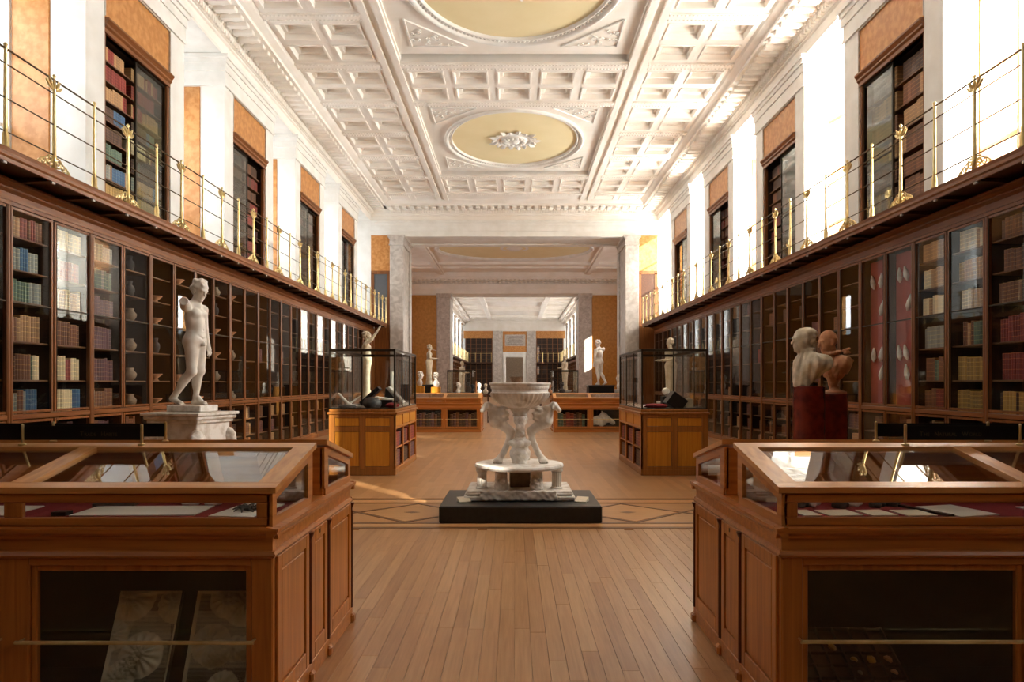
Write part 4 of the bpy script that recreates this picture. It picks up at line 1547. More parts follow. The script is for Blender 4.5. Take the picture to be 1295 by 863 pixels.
    for side in (0, 1):
        def V(v):
            return v if side == 0 else LV - v
        def bv(mb, u0, u1, v0, v1, z0, z1, c=0.005):
            a, e = sorted((V(v0), V(v1)))
            return bx(mb, u0, u1, a, e, z0, z1, c)
        name = 'desk'
        b = MB()
        bv(b, 0.03, Lc, 0.03, 0.60, 0.946, 0.955, None)
        part('lining', b, M['felt_red'], t)
        b = MB()
        bv(b, 0.01, Lc, 0.0, 0.025, 0.946, 0.985)
        part('front_rail', b, M['oak_h'], t)
        b = MB()
        bv(b, 0.01, Lc, 0.0, 0.025, 1.052, 1.095)
        part('front_rail', b, M['oak_h'], t)
        for (u0, u1) in [(0.01, 0.075)] + [(0.10 + BW * k - 0.055, 0.10 + BW * k + 0.03) for k in range(1, bays + 1)]:
            b = MB()
            bv(b, u0, min(u1, Lc), 0.0, 0.025, 0.985, 1.052, 0.003)
            part('front_post', b, M['oak'], t)
        b = MB()
        bv(b, 0.01, Lc, 0.605, 0.63, 0.946, ZR - 0.012)
        part('back_board', b, M['oak_h'], t)
        # slanting end frame
        def sl(v):
            return ZF + (ZR - ZF) * v / 0.61
        e0 = MB()
        e0.prism('x', [(V(0.0), 0.946), (V(0.61), 0.946), (V(0.61), 0.985), (V(0.0), 0.985)], sx * 0.0, sx * 0.025)
        e0.prism('x', [(V(0.0), 0.985), (V(0.055), 0.985), (V(0.055), sl(0.055)), (V(0.0), sl(0.0) - 0.006)], sx * 0.0, sx * 0.025)
        e0.prism('x', [(V(0.55), 0.985), (V(0.63), 0.985), (V(0.63), ZR - 0.01), (V(0.55), sl(0.55))], sx * 0.0, sx * 0.025)
        e0.prism('x', [(V(0.055), sl(0.055) - 0.05), (V(0.55), sl(0.55) - 0.05), (V(0.55), sl(0.55)), (V(0.055), sl(0.055))], sx * 0.0, sx * 0.025)
        ef = part('end_frame', e0, M['oak_y'], t)
        part('pane', MB().prism('x', [(V(0.05), 0.98), (V(0.555), 0.98), (V(0.555), sl(0.555) - 0.045), (V(0.05), sl(0.05) - 0.045)], sx * 0.010, sx * 0.014), M['glass'], ef)
        for k in range(bays):
            u0, u1 = 0.075 + BW * k + (0.05 if k else 0), 0.10 + BW * (k + 1) - 0.055
            a, e = sorted((V(0.010), V(0.014)))
            part('front_pane', MB().box(sx * u0, sx * u1, a, e, 0.98, 1.056), M['glass'], t)
        # lid: rails and panes on the slope
        th = 0.028
        def slp(v0, v1, lift=0.0):
            return [(V(v0), sl(v0) + lift), (V(v1), sl(v1) + lift), (V(v1), sl(v1) + lift + th), (V(v0), sl(v0) + lift + th)]
        rails = [(-0.012, 0.055), (0.565, 0.645)]
        for (v0, v1) in rails:
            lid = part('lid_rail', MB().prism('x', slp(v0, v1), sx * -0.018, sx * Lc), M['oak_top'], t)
        for (u0, u1) in [(-0.018, 0.085)] + [(0.10 + BW * k - 0.06, 0.10 + BW * k + 0.035) for k in range(1, bays + 1)]:
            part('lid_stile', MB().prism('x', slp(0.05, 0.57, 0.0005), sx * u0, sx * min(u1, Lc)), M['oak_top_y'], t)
        for k in range(bays):
            u0, u1 = 0.08 + BW * k + (0.05 if k else 0), 0.10 + BW * (k + 1) - 0.055
            p = [(V(0.045), sl(0.045) + 0.012), (V(0.575), sl(0.575) + 0.012), (V(0.575), sl(0.575) + 0.016), (V(0.045), sl(0.045) + 0.016)]
            part('lid_pane', MB().prism('x', p, sx * u0, sx * u1), M['glass_lid'], t)
    return t


table_case(-1.105, 3.18, -1, 'oak table case with glazed desk lids at lower left foreground', 2)
table_case(1.225, 3.19, 1, 'oak table case with glazed desk lids at lower right foreground', 2)
table_case(-1.10, 22.7, -1, 'distant oak table case left of the marble vase', 2)
table_case(1.29, 22.7, 1, 'distant oak table case right of the marble vase', 2)

# ---- sign boards on the desk ridges


def sign(xin, y, sx, zb, ln, label, text=None):
    t = thing('sign_board', label, 'sign', (xin, y, zb))
    part('board', MB().cbox(sx * 0.01, sx * ln, -0.008, 0.008, 0.028, 0.105, 0.002), M['black'], t)
    for u in (0.0, ln - 0.02, ln * 0.5):
        part('post', MB().lathe([(0.02, 0), (0.02, 0.006), (0.008, 0.012), (0.008, 0.112), (0.0, 0.118)], 10, (sx * u, -0.014, 0)), M['brass'], t, smooth='auto')
    part('edge_strip', MB().box(sx * 0.0, sx * ln, -0.010, -0.007, 0.1035, 0.106), M['bronze'], t)
    if text:
        x = text[0]
        for wd, size in text[1]:
            cu = bpy.data.curves.new('lettering', 'FONT')
            cu.body = wd
            cu.size = size
            cu.extrude = 0.0005
            cu.materials.append(M['sign_letter'])
            tmp = bpy.data.objects.new('lettering_curve', cu)
            COL.objects.link(tmp)
            bpy.context.view_layer.update()
            me = bpy.data.meshes.new_from_object(tmp.evaluated_get(bpy.context.evaluated_depsgraph_get()))
            wdt = tmp.dimensions.x
            bpy.data.objects.remove(tmp)
            put('lettering', me, t, (x - xin, -0.0092, 0.050), (PI / 2, 0, 0))
            x += wdt + (0.004 if len(wd) == 1 else 0.028)
    return t


sign(-2.03, 3.805, -1, 1.262, 1.3, 'front black sign board with brass posts on left table case', (-2.37, [('T', 0.034), ('RADE', 0.026), ('H', 0.034), ('ABITS', 0.026)]))
sign(-2.02, 4.045, -1, 1.262, 1.3, 'rear black sign board behind the front one, left table case')
sign(2.13, 3.805, 1, 1.262, 1.25, 'front black sign board lettered The Natural World, right table case', (2.21, [('T', 0.034), ('HE', 0.026), ('N', 0.034), ('ATURAL', 0.026), ('W', 0.034), ('ORLD', 0.026)]))
sign(2.10, 4.055, 1, 1.262, 1.3, 'rear black sign board behind the front one, right table case')

# ---- things lying in the two front desks
BED = 0.9555


def card(x, y, w, d, label, m='paper_cream', rz=0.0, h=0.004, name='label_card', cat='card', group=None, z=BED):
    o = part(name, MB().cbox(-w / 2, w / 2, -d / 2, d / 2, 0, h, 0.001), M[m], None, (x, y, z), (0, 0, rz))
    return tag(o, label, cat, group)


card(-1.86, 3.50, 0.60, 0.25, 'large cream open sheet nearest the front glass of left desk', 'paper', 0.03, 0.006, 'paper_sheet', 'paper')
card(-1.345, 3.52, 0.22, 0.36, 'white printed plate at right end of the left desk', 'paper', -0.12, 0.006, 'printed_plate', 'paper')
card(-2.10, 3.68, 0.20, 0.12, 'dark rectangular tray at back left of left desk', 'slate', 0.2, 0.02, 'specimen_tray', 'tray')
card(-2.75, 3.50, 0.6, 0.26, 'pale sheet in the outer bay of left desk', 'paper', 0.0, 0.006, 'paper_sheet', 'paper')
card(-2.21, 3.40, 0.07, 0.06, 'small black block at left corner of left desk', 'black', 0, 0.02, 'black_block', 'block')
for k, x in enumerate((-1.72, -1.60)):
    o = part('coin_dish', MB().lathe([(0.0, 0.0), (0.042, 0.0), (0.048, 0.014), (0.046, 0.016), (0.038, 0.009), (0.0, 0.007)], 18), M['paper'], None, (x, 3.70, BED), smooth=True)
    tag(o, '%s of two small white dishes on red felt, left desk' % ('left' if k == 0 else 'right'), 'dish', 'white dishes in the left desk')
shl = MB()
for k in range(11):
    a = k * 0.62
    shl.tube([(0.02 * math.cos(a), 0.02 * math.sin(a), 0.004), (0.06 * math.cos(a), 0.07 * math.sin(a), 0.014), (0.085 * math.cos(a + .3), 0.11 * math.sin(a + .3), 0.004)], [0.010, 0.009, 0.003], 5)
tag(part('dried_plant', shl, M['slate'], None, (-1.33, 3.52, BED + 0.008)), 'dark spiky plant specimen on the white plate, left desk', 'plant')
for k, (x, w) in enumerate(((1.44, 0.09), (1.60, 0.17), (1.79, 0.13), (1.97, 0.15))):
    card(x, 3.44, w, 0.15, 'cream label card %s from left along right desk front' % ORD[k], 'paper_cream', 0.1, 0.006, group='cream cards along the right desk')
card(2.22, 3.50, 0.23, 0.28, 'large pale picture sheet near right end of right desk', 'paper', 0.25, 0.006, 'picture_sheet', 'paper')
card(2.065, 3.50, 0.04, 0.30, 'black strip beside the pale picture sheet, right desk', 'black', 0.3, 0.01, 'black_strip', 'strip')
card(2.85, 3.48, 0.5, 0.26, 'pale sheet in the outer bay of right desk', 'paper', 0.0, 0.006, 'paper_sheet', 'paper')
for k, (x, y, m, lab) in enumerate(((1.48, 3.62, 'slate', 'leftmost'), (1.56, 3.66, 'statue', 'second from left'), (1.68, 3.60, 'slate', 'third from left'), (1.78, 3.66, 'statue', 'fourth from left'), (1.88, 3.62, 'slate', 'fifth from left'), (1.98, 3.66, 'slate', 'rightmost'))):
    o = put('mineral', sculpt('mineral', [('e', (0, 0, 0.018), (0.048, 0.030, 0.022), 0.01, (0, 0, k), (0.005, 90, 110, 100)), ('e', (0.03, 0.016, 0.014), (0.03, 0.022, 0.017), 0.01)], 0.006, M[m], pad=0.015), None, (x, y, BED))
    tag(o, '%s %s mineral specimen of six in right desk' % (lab, 'dark' if m == 'slate' else 'pale'), 'mineral', 'minerals in the right desk')

# ---- relief plates standing in the left lower cupboard


def relief(x, y, seed, label, w=0.33, h=0.62):
    rr = random.Random(seed)
    n, m = 44, 70
    lobes = [(rr.uniform(-w / 2, w / 2), rr.uniform(0, h), rr.uniform(0.05, 0.12), rr.randint(7, 13), rr.uniform(0, 6)) for _ in range(8)]
    vs, fs = [], []
    for j in range(m):
        for i in range(n):
            px, pz = -w / 2 + w * i / (n - 1), h * j / (m - 1)
            d = 0.0
            for (cx, cz, r, k, ph) in lobes:
                q = math.hypot(px - cx, pz - cz)
                if q < r:
                    an = math.atan2(pz - cz, px - cx)
                    e = (1 - (q / r) ** 2)
                    d = max(d, 0.045 * e * (0.6 + 0.4 * math.cos(an * k + ph)))
            edge = min(i, n - 1 - i, j, m - 1 - j)
            if edge < 2:
                d = 0.012
            vs.append((px, -d, pz))
    for j in range(m - 1):
        for i in range(n - 1):
            a = j * n + i
            fs.append((a, a + 1, a + n + 1, a + n))
    t = thing('relief_plate', label, 'relief', (x, y, 0.118))
    t.rotation_euler = (-0.42, 0.0, 0.0)
    mb = MB().add(vs, fs)
    part('carving', mb, M['relief'], t, smooth=True)
    part('backing', MB().box(-w / 2, w / 2, 0.0, 0.02, 0, h), M['slate'], t)
    return t


relief(-1.83, 3.33, 4, 'left of two leafy relief plates in the left lower cupboard', 0.31, 0.47)
relief(-1.44, 3.33, 9, 'right of two leafy relief plates in the left lower cupboard', 0.31, 0.47)

# ---- gridded specimen drawer in the right lower cupboard
t = thing('specimen_tray', 'dark gridded specimen tray tilted in the right lower cupboard', 'drawer', (1.62, 3.26, 0.14))
t.rotation_euler = (0.55, 0, 0)
part('base', MB().box(-0.25, 0.25, 0, 0.36, 0, 0.012), M['wood_dark'], t)
gr = random.Random(2)
for k in range(7):
    part('divider', MB().box(-0.25 + k * 0.0825 - 0.003, -0.25 + k * 0.0825 + 0.003, 0, 0.36, 0.012, 0.035), M['wood_dark'], t)
for k in range(6):
    part('divider', MB().box(-0.25, 0.25, 0.07 * k - 0.003 + 0.003, 0.07 * k + 0.006, 0.012, 0.034), M['wood_dark'], t)
T = Matrix.Translation((1.62, 3.26, 0.14)) @ Euler((0.55, 0, 0)).to_matrix().to_4x4()
n = 0
for i in range(6):
    for j in range(5):
        if gr.random() < 0.55:
            c = T @ Vector((-0.25 + 0.0825 * (i + 0.5), 0.035 + 0.07 * j, 0.0125))
            r = gr.uniform(0.010, 0.02)
            mt = gr.choice(['statue_cream', 'slate', 'terracotta', 'scagliola_deep', 'stone_brown'])
            mb = MB().lathe([(0.0, 0.0), (r, 0.0), (r * 1.2, r * 0.5), (r * 0.7, r * 1.1), (0, r * 1.3)], 7)
            o = part('specimen', mb, M[mt], None, tuple(c), (0.55, 0, gr.random() * 3))
            n += 1
            tag(o, 'specimen in column %s, row %s of the gridded drawer, right cupboard' % (ORD[i], ORD[4 - j]), 'specimen', 'specimens in the gridded drawer')


# ================================================================== TALL GLASS CASES
def tall_case(x_in, y0, sx, label, LVc=2.55, LUc=1.16, books=True):
    """x_in: face towards the aisle; the short end looks at the camera"""
    t = thing('glass_display_case', label, 'display case', (x_in, y0, 0))
    def bx(mb, u0, u1, v0, v1, z0, z1, c=0.006):
        return mb.cbox(sx * u0, sx * u1, v0, v1, z0, z1, c) if c else mb.box(sx * u0, sx * u1, v0, v1, z0, z1)
    b = MB(); bx(b, 0, LUc, 0, LVc, 0, 0.10)
    part('plinth', b, M['oak_brown'], t)
    b = MB(); bx(b, 0.30, LUc - 0.02, 0.02, LVc - 0.02, 0.1, 1.05, None)
    part('core', b, M['wood_dark'], t)
    b = MB(); bx(b, -0.03, LUc + 0.03, -0.03, LVc + 0.03, 1.06, 1.10, 0.01)
    part('top_moulding', b, M['oak_brown'], t)
    b = MB(); bx(b, 0.0, LUc, 0.0, LVc, 1.10, 1.15, 0.01)
    part('top_board', b, M['oak_brown'], t)
    for (va, vb) in ((0.0, 0.02), (LVc - 0.02, LVc)):
        fr = MB()
        bx(fr, 0.0, 0.10, va, vb, 0.1, 1.06, 0.003); bx(fr, LUc - 0.10, LUc, va, vb, 0.1, 1.06, 0.003); bx(fr, LUc / 2 - 0.05, LUc / 2 + 0.05, va, vb, 0.1, 1.06, 0.003)
        [bx(fr, ua, ub, va + 0.001, vb - 0.001, za, zb, 0.003) for ua, ub in ((0.1, LUc / 2 - 0.05), (LUc / 2 + 0.05, LUc - 0.1)) for za, zb in ((0.1, 0.15), (0.76, 0.85), (1.0, 1.06))]
        f = part('end_frame', fr, M['oak_brown'], t)
        vm0, vm1 = (va + 0.008, vb + 0.005) if va == 0 else (va - 0.005, vb - 0.008)
        for (u0, u1) in ((0.10, LUc / 2 - 0.05), (LUc / 2 + 0.05, LUc - 0.10)):
            for (z0, z1) in ((0.15, 0.76), (0.85, 1.0)):
                p = MB(); bx(p, u0 + 0.006, u1 - 0.006, vm0, vm1, z0 + 0.006, z1 - 0.006, 0.004)
                part('yellow_panel', p, M['oak_yellow'], f)
    # long side: three bays, frieze panels and two rows of books
    b = MB()
    for k in range(4):
        v = k * (LVc - 0.07) / 3
        bx(b, 0.0, 0.03, v, v + 0.07, 0.1, 1.06, 0.003)
    bx(b, 0.002, 0.028, 0.07, LVc - 0.07, 0.80, 0.84, 0.003); bx(b, 0.002, 0.028, 0.07, LVc - 0.07, 1.03, 1.06, 0.003)
    part('side_frame', b, M['oak'], t)
    for k in range(3):
        v = k * (LVc - 0.07) / 3
        p = MB(); bx(p, 0.012, 0.03, v + 0.075, v + (LVc - 0.07) / 3 - 0.005, 0.845, 1.025, 0.004)
        part('frieze_panel', p, M['oak_yellow'], t)
    for z in (0.10, 0.45):
        b = MB(); bx(b, 0.01, 0.30, 0.05, LVc - 0.05, z, z + 0.018, 0.003)
        part('shelf', b, M['oak'], t)
    b = MB(); bx(b, 0.02, LUc - 0.02, LVc - 0.06, LVc - 0.02, 0.1, 1.05, None)
    part('end_board', b, M['oak_brown'], t)
    # glass box with dark metal frame
    Z0, Z1 = 1.15, 2.20
    b = MB()
    for (u, v) in ((0.02, 0.02), (LUc - 0.02, 0.02), (0.02, LVc - 0.02), (LUc - 0.02, LVc - 0.02)):
        p = MB(); bx(p, u - 0.015, u + 0.015, v - 0.015, v + 0.015, Z0, Z1, 0.003)
        part('corner_post', p, M['bronze'], t)
    for v in (LVc / 3, 2 * LVc / 3):
        for u in (0.02, LUc - 0.02):
            p = MB(); bx(p, u - 0.008, u + 0.008, v - 0.010, v + 0.010, Z0, Z1, 0.003)
            part('glazing_post', p, M['bronze'], t)
    for z0, z1, m in ((Z1 - 0.045, Z1, 'bronze'), (Z0, Z0 + 0.022, 'bronze')):
        for (u0, u1, v0, v1) in ((0.005, LUc - 0.005, 0.005, 0.04), (0.005, LUc - 0.005, LVc - 0.04, LVc - 0.005), (0.005, 0.04, 0.04, LVc - 0.04), (LUc - 0.04, LUc - 0.005, 0.04, LVc - 0.04)):
            p = MB(); bx(p, u0, u1, v0, v1, z0, z1, 0.004)
            part('frame_rail', p, M[m], t)
    for (u0, u1, v0, v1) in ((0.03, LUc - 0.03, 0.018, 0.022), (0.03, LUc - 0.03, LVc - 0.022, LVc - 0.018), (0.018, 0.022, 0.03, LVc - 0.03), (LUc - 0.022, LUc - 0.018, 0.03, LVc - 0.03)):
        p = MB(); bx(p, u0, u1, v0, v1, Z0 + 0.02, Z1 - 0.04, None)
        part('pane', p, M['glass'], t)
    p = MB(); bx(p, 0.03, LUc - 0.03, 0.03, LVc - 0.03, Z1 - 0.02, Z1 - 0.016, None)
    part('top_pane', p, M['glass'], t)
    p = MB(); bx(p, 0.03, LUc - 0.03, 0.03, LVc - 0.03, 1.15, 1.158, None)
    part('lining', p, M['wood_dark'], t)
    if books:
        for row, z in enumerate((0.119, 0.469)):
            st = Stuff()
            for k in range(3):
                v = k * (LVc - 0.07) / 3 + 0.08
                shelf_of_books(sx, x_in + sx * 0.04, y0 + v, y0 + v + 0.72, z, 0.30 if row == 0 else 0.28, ['dark brown', 'brown', 'red', 'purple'], None, stuff=st, th=(0.05, 0.08))
            st.done('books', 'old books on the %s side shelf of the %s glass case' % ('lower' if row == 0 else 'upper', SIDE[sx]))
    return t


tall_case(-2.06, 12.07, -1, 'tall glass display case on panelled oak base, left of the aisle')
tall_case(2.20, 12.07, 1, 'tall glass display case on panelled oak base, right of the aisle')
tall_case(-1.9, 31.6, -1, 'distant glass display case beyond the far left table case', books=False)
tall_case(1.75, 31.6, 1, 'distant glass display case beyond the far right table case', books=False)

ZT = 1.158


def lump(name, prims, h, mat, loc, label, cat, rz=0.0, group=None):
    o = put(name, sculpt(name, prims, h, M[mat], pad=0.02), None, loc, (0, 0, rz))
    return tag(o, label, cat, group)


def slab(name, w, d, h, loc, rot, mat, label, cat, group=None):
    o = part(name, MB().cbox(-w / 2, w / 2, -d / 2, d / 2, 0, h, 0.004), M[mat], None, loc, rot)
    return tag(o, label, cat, group)


# contents of the left glass case
lump('round_stone', [('e', (0, 0, 0.10), (0.155, 0.14, 0.108), 0.02), ('e', (0.07, 0.02, 0.085), (0.11, 0.11, 0.09), 0.05)], 0.016, 'slate', (-2.56, 12.45, ZT - 0.010), 'rounded dark stone at front of left glass case', 'stone')
slab('black_tablet', 0.44, 0.26, 0.07, (-2.62, 12.80, ZT + 0.185), (0.0, -0.72, 0.0), 'black', 'black tablet leaning over the round stone, left glass case', 'tablet')
slab('white_ledger', 0.34, 0.25, 0.035, (-2.36, 12.72, ZT + 0.145), (0.0, 0.14, 0.0), 'paper', 'flat white book lying aslant in left glass case', 'book')
slab('book_support', 0.3, 0.3, 0.14, (-2.36, 12.72, ZT), (0, 0, 0.0), 'black', 'low black stand under the flat white book', 'stand')
t = thing('open_book', 'open white-paged book on black easel, left glass case', 'book', (-2.27, 13.1, ZT))
part('easel', MB().prism('y', [(-0.16, 0.0), (0.16, 0.0), (0.14, 0.05), (-0.13, 0.36)], -0.14, 0.14), M['black'], t)
part('pages', MB().cbox(-0.20, 0.20, -0.13, 0.13, 0, 0.035, 0.005), M['paper'], t, (0.045, 0, 0.215), (0, 0.80, 0))
tag(part('white_cylinder', MB().lathe([(0.035, 0), (0.035, 0.42), (0.03, 0.43), (0, 0.43)], 20), M['paper'], None, (-2.50, 14.2, ZT + 0.25), smooth='auto'), 'upright white roll at the back of left glass case', 'roll')
slab('roll_stand', 0.16, 0.16, 0.25, (-2.50, 14.2, ZT), (0, 0, 0), 'black', 'black block under the upright white roll, left glass case', 'stand')
slab('dark_cylinder_box', 0.16, 0.14, 0.42, (-2.24, 14.25, ZT), (0, 0, 0), 'slate', 'tall dark grey box at the back right of left glass case', 'box')
lump('red_cushion', [('e', (0, 0, 0.05), (0.12, 0.12, 0.055), 0.02, None, (0.006, 50, 60, 70))], 0.014, 'felt_red', (-2.18, 12.45, ZT - 0.008), 'crumpled red cloth at front right of left glass case', 'cloth')
for k in range(7):
    slab('caption_card', 0.10, 0.16, 0.006, (-2.14, 12.75 + 0.24 * k, ZT + 0.03), (0.0, 0.5, 0), 'paper', 'white caption card %s from the front along left glass case side' % ordinal(k + 1), 'card', 'caption cards along the left glass case')
lump('antler_bone', [('c', (-0.2, 0, 0.26), (0.0, 0, 0.05), 0.022, 0.03, 0.02), ('c', (0, 0, 0.05), (0.16, 0.03, 0.03), 0.03, 0.03, 0.02), ('c', (-0.02, 0, 0.07), (0.18, 0.05, 0.22), 0.02, 0.012, 0.02)], 0.01, 'statue_old', (-2.98, 12.6, ZT - 0.01), 'pale branching bone at left of left glass case', 'bone')
lump('flat_stone', [('e', (0, 0, 0.035), (0.16, 0.1, 0.04), 0.02)], 0.014, 'slate', (-2.95, 12.32, ZT - 0.006), 'flat grey stone at front left of left glass case', 'stone')
# contents of the right glass case
slab('black_lozenge', 0.30, 0.34, 0.25, (2.83, 12.55, ZT + 0.01), (0.0, 0.62, 0.0), 'black', 'large tilted black block in right glass case', 'stand')
lump('white_skull', [('e', (0, 0, 0.09), (0.07, 0.09, 0.07), 0.02), ('e', (0, -0.06, 0.05), (0.045, 0.06, 0.04), 0.03)], 0.01, 'statue', (2.82, 12.95, ZT + 0.2), 'small pale skull behind the tilted black block', 'skull')
slab('skull_stand', 0.16, 0.2, 0.2, (2.82, 12.95, ZT), (0, 0, 0), 'black', 'black stand under the small pale skull, right glass case', 'stand')
lump('red_cushion', [('e', (0, 0, 0.04), (0.22, 0.14, 0.045), 0.02, None, (0.006, 40, 50, 70))], 0.014, 'felt_red', (2.52, 12.42, ZT - 0.006), 'crumpled dark red cloth at front of right glass case', 'cloth')
for k in range(6):
    slab('caption_card', 0.10, 0.16, 0.006, (2.27, 12.30 + 0.3 * k, ZT + 0.03), (0.0, -0.5, 0), 'paper', 'white caption card %s from the front along right glass case side' % ordinal(k + 1), 'card', 'caption cards along the right glass case')
slab('blue_tile', 0.02, 0.1, 0.1, (2.32, 13.3, ZT + 0.45), (0, 0, 1.57), 'black', 'small dark square plaque high inside right glass case', 'plaque')
slab('plaque_pole', 0.015, 0.015, 0.45, (2.32, 13.3, ZT), (0, 0, 0), 'bronze', 'thin metal pole carrying the square plaque, right glass case', 'pole')
tag(part('shallow_basket', MB().lathe([(0.13, 0), (0.16, 0.12), (0.165, 0.2), (0.16, 0.2), (0.15, 0.12), (0.0, 0.02)], 20), M['stone_brown'], None, (2.42, 13.9, ZT), smooth='auto'), 'brown woven bowl at the back left of right glass case', 'bowl')
slab('pale_triangle', 0.14, 0.1, 0.16, (3.18, 12.75, ZT), (0, 0, 0.2), 'statue_cream', 'small pale carved block at right end of right glass case', 'carving')

# ================================================================== THE MARBLE VASE ON ITS BLACK PLINTH
tag(part('black_plinth', MB().cbox(-0.865, 1.005, 7.96, 9.20, 0.0, 0.19, 0.012), M['black_stone']), 'low black plinth under the marble vase', 'plinth')
for k, (x, lb) in enumerate(((-0.60, 'left'), (0.80, 'right'))):
    o = part('caption_wedge', MB().prism('x', [(-0.07, 0.0), (0.07, 0.0), (0.07, 0.05), (-0.07, 0.012)], -0.07, 0.07), M['paper_cream'], None, (x, 8.28, 0.191), (0, 0, 0.35 if k == 0 else -0.35))
    tag(o, 'pale caption panel at %s end of the black plinth' % lb, 'caption')
vz = thing('marble_vase', 'carved marble vase on three lion legs above the black plinth', 'vase', (0.07, 8.72, 0.19))


def rough_post(am, f):
    def g(X, Y, Z, D):
        return D + am * (np.sin(f * X + 2 * np.sin(f * 0.4 * Z)) * np.sin(f * 0.9 * Y + 1) * np.sin(f * Z + 0.5) + 0.6 * np.sin(2.1 * f * X + 1.7) * np.sin(1.9 * f * Z + f * Y))
    return g


def box_sdf_slab(name, hx, hy, hz, am, f, h, mat):
    def g(X, Y, Z, D):
        qx, qy, qz = np.abs(X) - hx, np.abs(Y) - hy, np.abs(Z - hz) - hz
        d = np.minimum(np.maximum(np.maximum(qx, qy), qz), 0) + np.sqrt(np.maximum(qx, 0) ** 2 + np.maximum(qy, 0) ** 2 + np.maximum(qz, 0) ** 2) - 0.004
        return d + am * (np.sin(f * X) * np.sin(f * 1.3 * Z + 2.0 * np.sin(f * 0.31 * X)) + 0.7 * np.sin(f * 0.37 * X + 1.0) * np.sin(f * 0.8 * Z + 0.4))
    return sculpt(name, [('e', (0, 0, hz), (hx, hy, hz), 0)], h, mat, g, 0.03)


# lower slab: rough marble in the middle, smooth restored ends
part('base_moulding', MB().cbox(-0.68, 0.66, -0.40, 0.44, 0.0, 0.055, 0.012).cbox(-0.66, 0.64, -0.385, 0.42, 0.055, 0.10, 0.02).cbox(-0.64, 0.62, -0.37, 0.41, 0.10, 0.115, 0.006), M['statue_old'], vz)
put('rough_edge', box_sdf_slab('rough_edge', 0.46, 0.04, 0.052, 0.007, 60, 0.011, M['statue_old']), vz, (-0.02, -0.39, 0.014))
# supports
cs_me = sculpt('carved_support', [('c', (0, 0, 0.02), (0, 0, 0.22), 0.085, 0.07, 0), ('e', (0, -0.06, 0.10), (0.05, 0.03, 0.06), 0.02), ('e', (-0.03, -0.085, 0.13), (0.02, 0.02, 0.02), 0.005), ('e', (0.03, -0.085, 0.13), (0.02, 0.02, 0.02), 0.005), ('e', (0, -0.09, 0.08), (0.03, 0.02, 0.015), 0.005)], 0.010, M['statue_old'], rough_post(0.005, 80), 0.02)
put('carved_support', cs_me, vz, (-0.23, -0.26, 0.115))
put('carved_support', cs_me, vz, (0.20, -0.26, 0.115))
fl_ = [(0.075, 0), (0.075, 0.02), (0.062, 0.03), (0.060, 0.20), (0.075, 0.22), (0.075, 0.24)]
put('fluted_support', MB().lathe(fl_, 48, flute=(0.03, 0.20, 14, 0.12)).mesh('fluted_support', M['statue_old'], 'auto'), vz, (-0.47, -0.16, 0.115))
put('fluted_support', MB().lathe(fl_, 48, flute=(0.03, 0.20, 14, 0.12)).mesh('fluted_support', M['statue'], 'auto'), vz, (0.45, -0.16, 0.115))
part('block_support', MB().cbox(-0.13, 0.13, -0.05, 0.20, 0.115, 0.355, 0.01), M['stone_brown'], vz)
# round table top
part('disc', MB().lathe([(0.50, 0.355), (0.545, 0.362), (0.555, 0.385), (0.545, 0.408), (0.52, 0.415), (0.0, 0.415)], 48, (-0.01, 0, 0)), M['statue_old'], vz, smooth='auto')


def lion_leg(name, s, mat):
    """lion leg rising from its paw (outside) to a winged chest under the bowl; s = side"""
    P = [('e', (s * 0.275, -0.03, 0.03), (0.06, 0.085, 0.038), 0, (0, 0, 0)),
         ('e', (s * 0.275, -0.085, 0.028), (0.055, 0.04, 0.03), 0.02)]
    for k in range(4):
        P.append(('e', (s * 0.275 - 0.042 + 0.028 * k, -0.105, 0.022), (0.016, 0.034, 0.022), 0.006))
    P += [('c', (s * 0.265, 0.0, 0.045), (s * 0.21, 0.01, 0.12), 0.042, 0.036, 0.03),
          ('c', (s * 0.21, 0.01, 0.12), (s * 0.13, 0.01, 0.30), 0.038, 0.040, 0.02),
          ('c', (s * 0.13, 0.01, 0.30), (s * 0.115, 0.0, 0.40), 0.042, 0.050, 0.02),
          ('c', (s * 0.115, 0.0, 0.40), (s * 0.30, -0.01, 0.53), 0.052, 0.080, 0.03),
          ('c', (s * 0.30, -0.01, 0.53), (s * 0.335, -0.01, 0.66), 0.085, 0.070, 0.04),
          ('e', (s * 0.22, -0.03, 0.60), (0.09, 0.055, 0.09), 0.03, None, (0.007, 70, 60, 90)),
          ('c', (s * 0.36, -0.02, 0.685), (s * 0.10, -0.01, 0.700), 0.020, 0.020, 0.02),
          ('c', (s * 0.36, 0.05, 0.685), (s * 0.10, 0.05, 0.700), 0.020, 0.020, 0.02),
          ('e', (s * 0.40, -0.02, 0.715), (0.055, 0.06, 0.05), 0.03),
          ('c', (s * 0.42, -0.03, 0.72), (s * 0.465, -0.05, 0.665), 0.036, 0.030, 0.02),
          ('c', (s * 0.40, -0.07, 0.745), (s * 0.385, -0.09, 0.69), 0.022, 0.016, 0.012),
          ('e', (s * 0.47, -0.055, 0.655), (0.026, 0.03, 0.022), 0.012)]
    return sculpt(name, P, 0.0095, M[mat], rough_post(0.0022, 60), 0.03)


put('lion_leg', lion_leg('lion_leg', -1, 'statue_old'), vz, (0, 0, 0.412))
leg_me = lion_leg('lion_leg', 1, 'statue')
put('lion_leg', leg_me, vz, (0.02, 0, 0.412))
put('lion_leg', leg_me, vz, (0.0, 0.05, 0.412), (0, 0, PI / 2))
